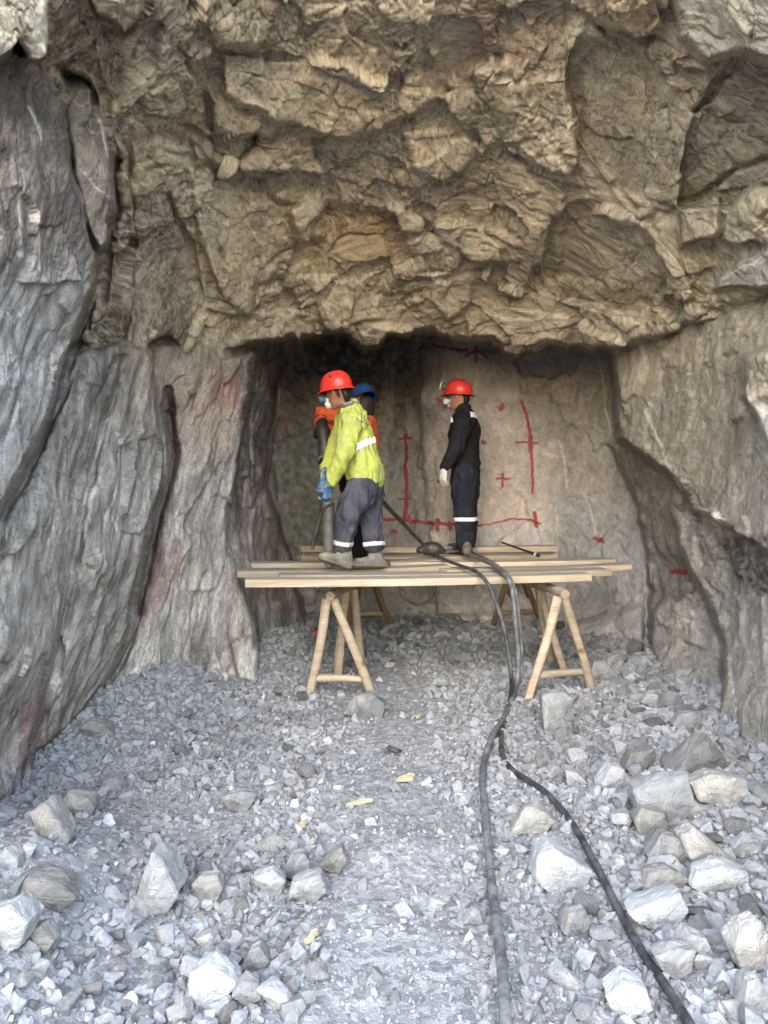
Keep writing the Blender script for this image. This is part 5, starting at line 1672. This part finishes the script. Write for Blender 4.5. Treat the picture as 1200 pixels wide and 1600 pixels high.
def lettering(parent, lines, origin, xd, yd, size, mat):
    """printed letters laid on the cloth"""
    xd, yd = Vector(xd).normalized(), Vector(yd).normalized()
    zd = xd.cross(yd)
    for k, tx in enumerate(lines):
        cu = bpy.data.curves.new("lettering", 'FONT')
        cu.body = tx
        cu.size = size
        cu.extrude = .001
        ob = bpy.data.objects.new("lettering", cu)
        COL.objects.link(ob)
        dg = DG()
        dg.update()
        me = bpy.data.meshes.new_from_object(ob.evaluated_get(dg))
        bpy.data.objects.remove(ob)
        o = Vector(origin) - yd * size * .95 * k
        M = Matrix(((xd.x, yd.x, zd.x, o.x), (xd.y, yd.y, zd.y, o.y), (xd.z, yd.z, zd.z, o.z), (0, 0, 0, 1)))
        me.transform(M)
        me.name = "lettering"
        me.materials.clear()
        link("lettering", me, mat, parent)


T3 = lambda *a: tuple(at(*a))
UPV = Vector((0, 0, 1))
DEV = False

# ---- the man in yellow, bending over the drill, seen from his left and a little from behind
Y1 = 6.0
F1 = Vector((-.93, .36, 0)).normalized()
S1 = tuple(UPV.cross(F1))
hd = Vector(at(526, 612, 5.98))
upt = Vector((-.22, .05, 1)).normalized()
FH1 = Vector((-.84, .52, 0))
fch, fp, fs = face_chains(hd, FH1 + Vector((0, 0, -.18)), upt)
neck = Vector(at(545, 634, 6.0))
pel = Vector(at(569, 752, 6.0))
che = Vector(at(556, 672, 6.0))
shL, shR = Vector(at(552, 661, 5.84)), Vector(at(540, 656, 6.18))
elL, wrL = Vector(at(537, 712, 5.74)), Vector(at(517, 752, 5.80))
elR, wrR = Vector(at(520, 705, 6.22)), Vector(at(508, 742, 6.10))
hpL, hpR = Vector(at(566, 762, 5.92)), Vector(at(576, 762, 6.10))
knL, anL = Vector(at(541, 808, 5.85)), Vector(at(536, 858, 5.88))
knR, anR = Vector(at(580, 808, 6.10)), Vector(at(584, 862, 6.08))
body = fch + [[(tuple(hd + Vector((.02, 0, -.04))), .055, .055), (tuple(neck), .058, .058), (tuple(che), .15, .10, S1), (tuple(pel), .14, .10, S1)],
              [(tuple(shL), .055), (tuple(elL), .042), (tuple(wrL), .032)], [(tuple(shR), .055), (tuple(elR), .042), (tuple(wrR), .032)],
              [(tuple(hpL), .085), (tuple(knL), .055), (tuple(anL), .042)], [(tuple(hpR), .085), (tuple(knR), .055), (tuple(anR), .042)]]
p1 = blob("person", body, .011, M_SKIN, None, 3)
tag(p1, "man in dirty yellow hi-vis shirt and red helmet bending over the drill", "person", None)
jk = [[(tuple(neck + Vector((.01, 0, -.02))), .075, .075, S1), (T3(552, 652, 6.0), .150, .105, S1), (T3(556, 680, 6.0), .185, .135, S1), (T3(563, 712, 6.0), .172, .135, S1), (T3(569, 735, 6.0), .186, .150, S1), (T3(572, 746, 6.0), .178, .138, S1)],
      [(tuple(shL + Vector((.02, .05, .0))), .085), (tuple(shL), .082), (tuple(shL.lerp(elL, .5)), .078), (tuple(elL), .073), (tuple(elL.lerp(wrL, .6)), .060), (tuple(wrL), .052)],
      [(tuple(shR), .080), (tuple(elR), .066), (tuple(wrR), .048)]]
j1 = blob("shirt", jk, .011, M_HIVIS, p1, 4, .017, 9, (0, 0, 1))
band(j1, "reflective_band", at(568, 697, 6.0), (Vector(at(548, 650, 6)) - Vector(at(572, 745, 6))) + Vector((-.12, 0, 0)), .024, .004, M_TAPE, j1, [(at(549, 700, 5.9), (1, .35, 0))])
lettering(j1, ["LUK", "PW"], at(563.5, 653, 5.853), (.86, .34, -.30), (.10, .36, .92), .052, M_INK)
col1 = [[(tuple(neck + Vector((-.06, -.02, -.015))), .016), (tuple(neck + Vector((-.03, -.07, .0))), .016), (tuple(neck + Vector((.03, -.075, .02))), .016), (tuple(neck + Vector((.075, 0, .03))), .016), (tuple(neck + Vector((.03, .07, .02))), .016), (tuple(neck + Vector((-.05, .04, -.01))), .016)]]
blob("collar", col1, .007, M_STRAP, j1, 2)
tr = [[(T3(570, 742, 6.0), .145, .105, S1), (T3(571, 756, 6.0), .165, .122, S1), (T3(571, 772, 6.0), .145, .112, S1)],
      [(tuple(hpL), .120), (tuple(hpL.lerp(knL, .5)), .112), (tuple(knL), .094), (tuple(knL.lerp(anL, .5)), .080), (tuple(anL + Vector((0, 0, .03))), .074)],
      [(tuple(hpR), .118), (tuple(hpR.lerp(knR, .5)), .104), (tuple(knR), .088), (tuple(knR.lerp(anR, .5)), .080), (tuple(anR + Vector((0, 0, .05))), .078)]]
t1 = blob("trousers", tr, .011, M_TRO, p1, 4, .020, 9, (0, 0, 1))
for (k, a) in ((knL, anL), (knR, anR)):
    band(t1, "reflective_band", Vector(a).lerp(k, .20 if a is anL else .22), Vector(k) - Vector(a), .017, .004, M_TAPE2, t1, [((k + a) / 2 + Vector((0, 0, .0)), (a.x - k.x + 0.0001, 0, -1))] + ([((Vector(anL) + Vector(anR)) / 2, Vector((1, 0, 0)) * (1 if a is anR else -1))]))
zt = ZP + .012
hl = Vector(at(549, 884, 5.86)); hl.z = zt
tl = Vector(at(497, 866, 5.80)); tl.z = zt + .085
boot(anL + Vector((.01, 0, -.03)), hl, tl, p1, anL + Vector((.0, 0, .09)))
hr = Vector(at(604, 884, 6.06)); hr.z = zt
tr_ = Vector(at(549, 886, 5.98)); tr_.z = zt + .004
boot(anR + Vector((.015, 0, -.03)), hr, tr_, p1, anR + Vector((.0, 0, .07)))
glove("glove", wrL + (wrL - elL).normalized() * .035, Vector((-.15, .05, -1)), Vector((-.75, .55, .1)), M_GLB, p1, .75, 1, 1.15)
glove("glove", wrR + (wrR - elR).normalized() * .03, Vector((-.2, .05, -1)), Vector((-.3, -.9, 0)), M_GLB, p1, .75, -1, 1.1)
h1_ = helmet(p1, hd + upt * .030 + Vector((.005, 0, 0)), FH1 + Vector((0, 0, -.10)), upt, M_RED, .138, .118, .135, .022)
hr_ = [[(fp(-.085, 0, -.02), .055, .03, S1), (fp(-.095, 0, -.055), .052, .026, S1), (fp(-.085, 0, -.085), .04, .02, S1)], [(fp(-.05, -.074, .0), .02, .012), (fp(-.06, -.070, -.05), .018, .012)], [(fp(-.05, .074, .0), .02, .012), (fp(-.06, .070, -.05), .018, .012)]]
blob("hair", hr_, .008, M_HAIR, p1, 2, .004, 40)
mk = [[(fp(.088, 0, -.035), .036, .030, S1), (fp(.108, 0, -.058), .042, .034, S1), (fp(.100, 0, -.092), .038, .030, S1)]]
m1 = blob("respirator", mk, .008, M_MASK, p1, 2)
for sg in (1, -1):
    link("filter", tube_mesh("filter", [fp(.105, sg * .03, -.04), fp(.13, sg * .055, -.034), fp(.14, sg * .062, -.033)], [.030, .033, .028], 14, n=4), M_TEAL, m1)
link("strap", tube_mesh("strap", [fp(.09, -.04, -.06), fp(.03, -.080, -.045), fp(-.04, -.083, -.06), fp(-.09, -.03, -.075)], .007, 8, n=5), M_STRAP, m1)
link("chin_strap", tube_mesh("chin_strap", [fp(.02, -.082, .03), fp(.03, -.080, -.03), fp(.04, -.062, -.09), fp(.055, -.02, -.125)], .006, 8, n=5), M_STRAP, h1_)

# ---- the man standing at the right in a black jacket
F3 = Vector((-.90, .38, 0)).normalized()
S3 = tuple(UPV.cross(F3))
Y3 = 7.5
hd = Vector(at(715, 619, 7.5))
fch, fp, fs = face_chains(hd, F3 + Vector((0, 0, -.06)), UPV)
neck = Vector(at(722, 640, 7.5))
shL, shR = Vector(at(727, 660, 7.30)), Vector(at(724, 657, 7.70))
elL, wrL = Vector(at(713, 700, 7.24)), Vector(at(697, 727, 7.26))
elR, wrR = Vector(at(724, 702, 7.76)), Vector(at(716, 732, 7.70))
hpL, hpR = Vector(at(724, 738, 7.42)), Vector(at(730, 738, 7.60))
knL, anL = Vector(at(725, 792, 7.42)), Vector(at(727, 846, 7.42))
knR, anR = Vector(at(731, 790, 7.58)), Vector(at(730, 842, 7.60))
body = fch + [[(tuple(hd + Vector((.015, 0, -.05))), .055), (tuple(neck), .058), (T3(724, 670, 7.5), .15, .10, S3), (T3(727, 730, 7.5), .14, .10, S3)],
              [(tuple(shL), .055), (tuple(elL), .042), (tuple(wrL), .032)], [(tuple(shR), .055), (tuple(elR), .042), (tuple(wrR), .032)],
              [(tuple(hpL), .085), (tuple(knL), .055), (tuple(anL), .042)], [(tuple(hpR), .085), (tuple(knR), .055), (tuple(anR), .042)]]
p3 = blob("person", body, .011, M_SKIN, None, 3)
tag(p3, "man in black jacket and red helmet with headlamp standing on the rear planks", "person")
jk = [[(tuple(neck + Vector((.01, 0, -.01))), .080, .080, S3), (T3(726, 650, 7.5), .165, .110, S3), (T3(726, 672, 7.5), .200, .150, S3), (T3(726, 700, 7.5), .185, .145, S3), (T3(727, 724, 7.5), .180, .140, S3)],
      [(tuple(shL + Vector((.02, .06, .0))), .088), (tuple(shL), .085), (tuple(shL.lerp(elL, .5)), .082), (tuple(elL), .075), (tuple(elL.lerp(wrL, .6)), .064), (tuple(wrL), .056)],
      [(tuple(shR), .085), (tuple(elR), .070), (tuple(wrR), .05)]]
j3 = blob("jacket", jk, .012, M_JKT, p3, 4, .018, 9, (0, 0, 1))
band(j3, "reflective_band", at(741, 650, 7.5), UPV, .027, .004, M_TAPE, j3, [(at(730, 645, 7.5), (1, .1, 0))])
band(j3, "chest_badge", at(700, 657, 7.5), UPV, .030, .004, M_TAPE, j3, [(at(706, 657, 7.5), (-1, 0, 0))])
tr = [[(T3(726, 722, 7.5), .165, .125, S3), (T3(726, 745, 7.5), .170, .132, S3), (T3(727, 762, 7.5), .150, .120, S3)],
      [(tuple(hpL), .125), (tuple(hpL.lerp(knL, .5)), .115), (tuple(knL), .098), (tuple(knL.lerp(anL, .5)), .090), (tuple(anL), .092)],
      [(tuple(hpR), .125), (tuple(hpR.lerp(knR, .5)), .112), (tuple(knR), .094), (tuple(knR.lerp(anR, .5)), .088), (tuple(anR), .09)]]
t3 = blob("trousers", tr, .012, M_NAVY, p3, 4, .020, 9, (0, 0, 1))
band(t3, "reflective_band", at(728, 811, 7.5), UPV, .019, .004, M_TAPE, t3)
zt = ZP + .028
hl = Vector(at(733, 858, 7.38)); hl.z = zt
tl = Vector(at(731, 872, 7.10)); tl.z = zt
boot(anL + Vector((.01, 0, .0)), hl, tl, p3, anL + Vector((.0, 0, .08)), M_BOOT)
hr = Vector(at(736, 856, 7.62)); hr.z = zt
tr_ = Vector(at(696, 856, 7.56)); tr_.z = zt
boot(anR + Vector((.01, 0, -.0)), hr, tr_, p3, anR + Vector((.0, 0, .08)), cloth("dark_boot_leather", (.03, .03, .032), (.09, .088, .085), .7, 9))
glove("glove", wrL + (wrL - elL).normalized() * .04, Vector((-.12, 0, -1)), Vector((.75, .6, .0)), M_GLW, p3, .32, -1, 1.12)
glove("glove", wrR + (wrR - elR).normalized() * .04, Vector((-.12, 0, -1)), Vector((.5, -.8, .0)), M_GLW, p3, .4, 1, 1.05)
h3_ = helmet(p3, hd + Vector((.012, 0, .032)), F3 + Vector((0, 0, .05)), UPV, M_RED, .142, .116, .138, .03, True)
hr_ = [[(fp(-.085, 0, -.0), .058, .03, S3), (fp(-.095, 0, -.045), .054, .026, S3), (fp(-.085, 0, -.080), .04, .02, S3)], [(fp(-.055, -.074, .0), .022, .012), (fp(-.06, -.070, -.05), .018, .012)]]
blob("hair", hr_, .008, M_HAIR, p3, 2, .004, 40)
mk = [[(fp(.085, 0, -.035), .036, .028, S3), (fp(.105, 0, -.055), .040, .032, S3), (fp(.095, 0, -.088), .036, .028, S3)]]
m3 = blob("respirator", mk, .008, simple("respirator_grey", (.26, .24, .27), .6), p3, 2)
for sg in (1, -1):
    link("filter", tube_mesh("filter", [fp(.095, sg * .03, -.05), fp(.108, sg * .06, -.05), fp(.112, sg * .07, -.05)], [.026, .030, .026], 14, n=4), M_MASK, m3)
link("goggles", tube_mesh("goggles", [fp(.062, -.062, .008), fp(.088, -.035, .01), fp(.094, 0, .012), fp(.088, .035, .01), fp(.062, .062, .008)], [.014, .021, .018, .021, .014], 10, n=4), M_TEAL, p3)

# ---- the third man, mostly hidden behind the yellow shirt
F2 = Vector((-.72, .69, 0)).normalized()
S2 = tuple(UPV.cross(F2))
hd = Vector(at(558, 632, 6.78))
fch, fp, fs = face_chains(hd, F2 + Vector((0, 0, -.4)), UPV)
neck = Vector(at(563, 642, 6.75))
shL, shR = Vector(at(568, 664, 6.56)), Vector(at(548, 656, 6.94))
elL, wrL = Vector(at(532, 690, 6.46)), Vector(at(515, 672, 6.62))
elR, wrR = Vector(at(500, 649, 6.80)), Vector(at(507, 676, 6.62))
hpL, hpR = Vector(at(558, 758, 6.66)), Vector(at(552, 758, 6.84))
knL, anL = Vector(at(558, 808, 6.62)), Vector(at(563, 858, 6.66))
knR, anR = Vector(at(566, 806, 6.86)), Vector(at(574, 854, 6.88))
body = fch + [[(tuple(hd + Vector((.01, 0, -.05))), .055), (tuple(neck), .058), (T3(562, 680, 6.75), .15, .10, S2), (T3(556, 745, 6.75), .14, .10, S2)],
              [(tuple(shL), .055), (tuple(elL), .042), (tuple(wrL), .032)], [(tuple(shR), .055), (tuple(elR), .042), (tuple(wrR), .032)],
              [(tuple(hpL), .085), (tuple(knL), .055), (tuple(anL), .042)], [(tuple(hpR), .085), (tuple(knR), .055), (tuple(anR), .042)]]
p2 = blob("person", body, .012, M_SKIN, None, 3)
tag(p2, "man in orange workwear and a blue helmet mostly hidden behind the yellow shirt", "person")
jk = [[(tuple(neck), .078, .078, S2), (T3(564, 652, 6.75), .155, .11, S2), (T3(562, 680, 6.75), .19, .145, S2), (T3(560, 720, 6.75), .18, .14, S2), (T3(557, 740, 6.75), .175, .135, S2)],
      [(tuple(shL), .085), (tuple(elL), .074), (tuple(wrL), .055)],
      [(tuple(shR), .085), (tuple(shR.lerp(elR, .5)), .085), (tuple(elR), .078), (tuple(elR.lerp(wrR, .35)), .070)]]
blob("jacket", jk, .012, M_ORG, p2, 4, .012, 10)
tr = [[(T3(557, 738, 6.75), .165, .125, S2), (T3(556, 756, 6.75), .165, .13, S2), (T3(556, 770, 6.75), .15, .12, S2)],
      [(tuple(hpL), .118), (tuple(knL), .090), (tuple(anL), .080)], [(tuple(hpR), .118), (tuple(knR), .09), (tuple(anR), .08)]]
blob("trousers", tr, .012, M_DKT, p2, 4, .010, 10)
zt = ZP + .02
for an, dx in ((anL, 0), (anR, .02)):
    h_ = Vector((an.x + .09, an.y, zt)); t_ = Vector((an.x - .17, an.y + .05, zt))
    boot(Vector((an.x, an.y, zt + .10)), h_, t_, p2, Vector((an.x, an.y, zt + .2)), M_DKT)
blob("forearm_guard", [[(tuple(elR.lerp(wrR, .3)), .062), (tuple(elR.lerp(wrR, .8)), .055), (tuple(wrR), .048)]], .010, M_DKT, p2, 2)
glove("glove", wrR + Vector((.01, 0, -.04)), Vector((.15, -.1, -1)), Vector((.8, -.2, .1)), M_DKT, p2, .8, 1, 1.05)
glove("glove", wrL + Vector((-.03, 0, .0)), Vector((-.9, .1, -.1)), Vector((0, .2, -1)), M_DKT, p2, .8, -1, 1.05)
h2_ = helmet(p2, Vector(at(566, 622, 6.75)), F2 + Vector((0, 0, -.55)), Vector((-.30, .34, 1)), M_BLUEH, .128, .108, .125, .012)
blob("hair", [[(T3(572, 630, 6.72), .090, .065, S2), (T3(572, 642, 6.72), .090, .06, S2), (T3(570, 654, 6.72), .08, .05, S2)]], .009, M_HAIR, p2, 2, .004, 40)

# ---- the jackleg rock drill they work with
g0 = Vector(at(514, 862, 6.15))
g0.z = ZP + .012
dr = empty("rock_drill", g0)
tag(dr, "black rock drill on a grey-green air leg standing left of the man in yellow", "rock drill")
rel = lambda *a: tuple(Vector(at(*a)) - g0)
link("air_leg", tube_mesh("air_leg", [(0, 0, .0), (0, 0, .03), (0, 0, .05), rel(514, 800, 6.15), rel(513, 788, 6.15), rel(512, 770, 6.15)], [.030, .030, .044, .044, .046, .026], 14, n=5), M_GREEN, dr)
bd = [[(rel(508, 738, 6.35), .050), (rel(508, 715, 6.38), .062), (rel(507, 690, 6.42), .055), (rel(505, 672, 6.46), .060), (rel(503, 660, 6.5), .045)], [(rel(512, 775, 6.15), .03), (rel(509, 750, 6.28), .035), (rel(508, 735, 6.35), .04)]]
b_ = blob("drill_body", bd, .010, M_STEEL, dr, 2)
link("handle", tube_mesh("handle", [rel(514, 712, 6.3), rel(500, 715, 6.28), rel(497, 722, 6.26)], .014, 10, n=4), M_BLACK, b_)
link("control_rod", tube_mesh("control_rod", [rel(522, 786, 6.0), rel(510, 792, 6.02), rel(504, 800, 6.05), rel(497, 820, 6.1), rel(491, 842, 6.15), rel(488, 858, 6.16)], [.010, .011, .011, .011, .013, .016], 10, n=5), M_BLACK, dr)
# the second leg: a dark pole slanting from behind the yellow shirt down to the planks
q0, q1 = Vector(at(577, 762, 6.5)), Vector(at(670, 856, 7.15))
q1.z = ZP + .075
sl = empty("support_leg", Vector((q1.x, q1.y, ZP + .01)))
tag(sl, "thin black air leg slanting down from behind the men to the rear planks", "support leg")
rl = lambda v: tuple(Vector(v) - sl.location)
link("rod", tube_mesh("rod", [rl(q0), rl(q0.lerp(q1, .3)), rl(q0.lerp(q1, .6)), rl(q1)], [.022, .021, .017, .016], 12, n=4), M_STEEL, sl)
foot_ch = [[(rl(Vector(at(655, 860, 7.1))), .03), (rl(Vector(at(664, 858, 7.1))), .055), (rl(Vector(at(674, 857, 7.1))), .068), (rl(Vector(at(684, 858, 7.1))), .060), (rl(Vector(at(692, 860, 7.1))), .03)]]
blob("foot", foot_ch, .010, M_STEEL, sl, 3, .006, 20)
link("coupling", tube_mesh("coupling", [rl(Vector(at(688, 858, 7.1))), rl(Vector(at(697, 856, 7.12))), rl(Vector(at(706, 857, 7.15)))], [.020, .024, .018], 12, n=4), M_DUSTY, sl)
# tan leather glove dropped on the planks
gw = flat_u(518, 878, ZP + .03)
o = glove("leather_glove", gw + Vector((0, -.01, .03)), Vector((.02, -.92, -.25)), Vector((0, -.2, -1)), M_TANG, None, .18, 1, 1.0, .03)
tag(o, "tan leather work glove lying on the planks below the raised boot", "glove")
# red cap of something in the rubble below the platform
gq = on_ground(488, 994)
o = blob("red_cap", [[(tuple(gq + Vector((-.03, 0, .02))), .022), (tuple(gq + Vector((0, 0, .03))), .03), (tuple(gq + Vector((.035, 0, .02))), .02)]], .008, simple("red_plastic", (.6, .03, .04), .4), None, 1)
tag(o, "small red plastic cap in the rubble left of the front left sawhorse", "cap")
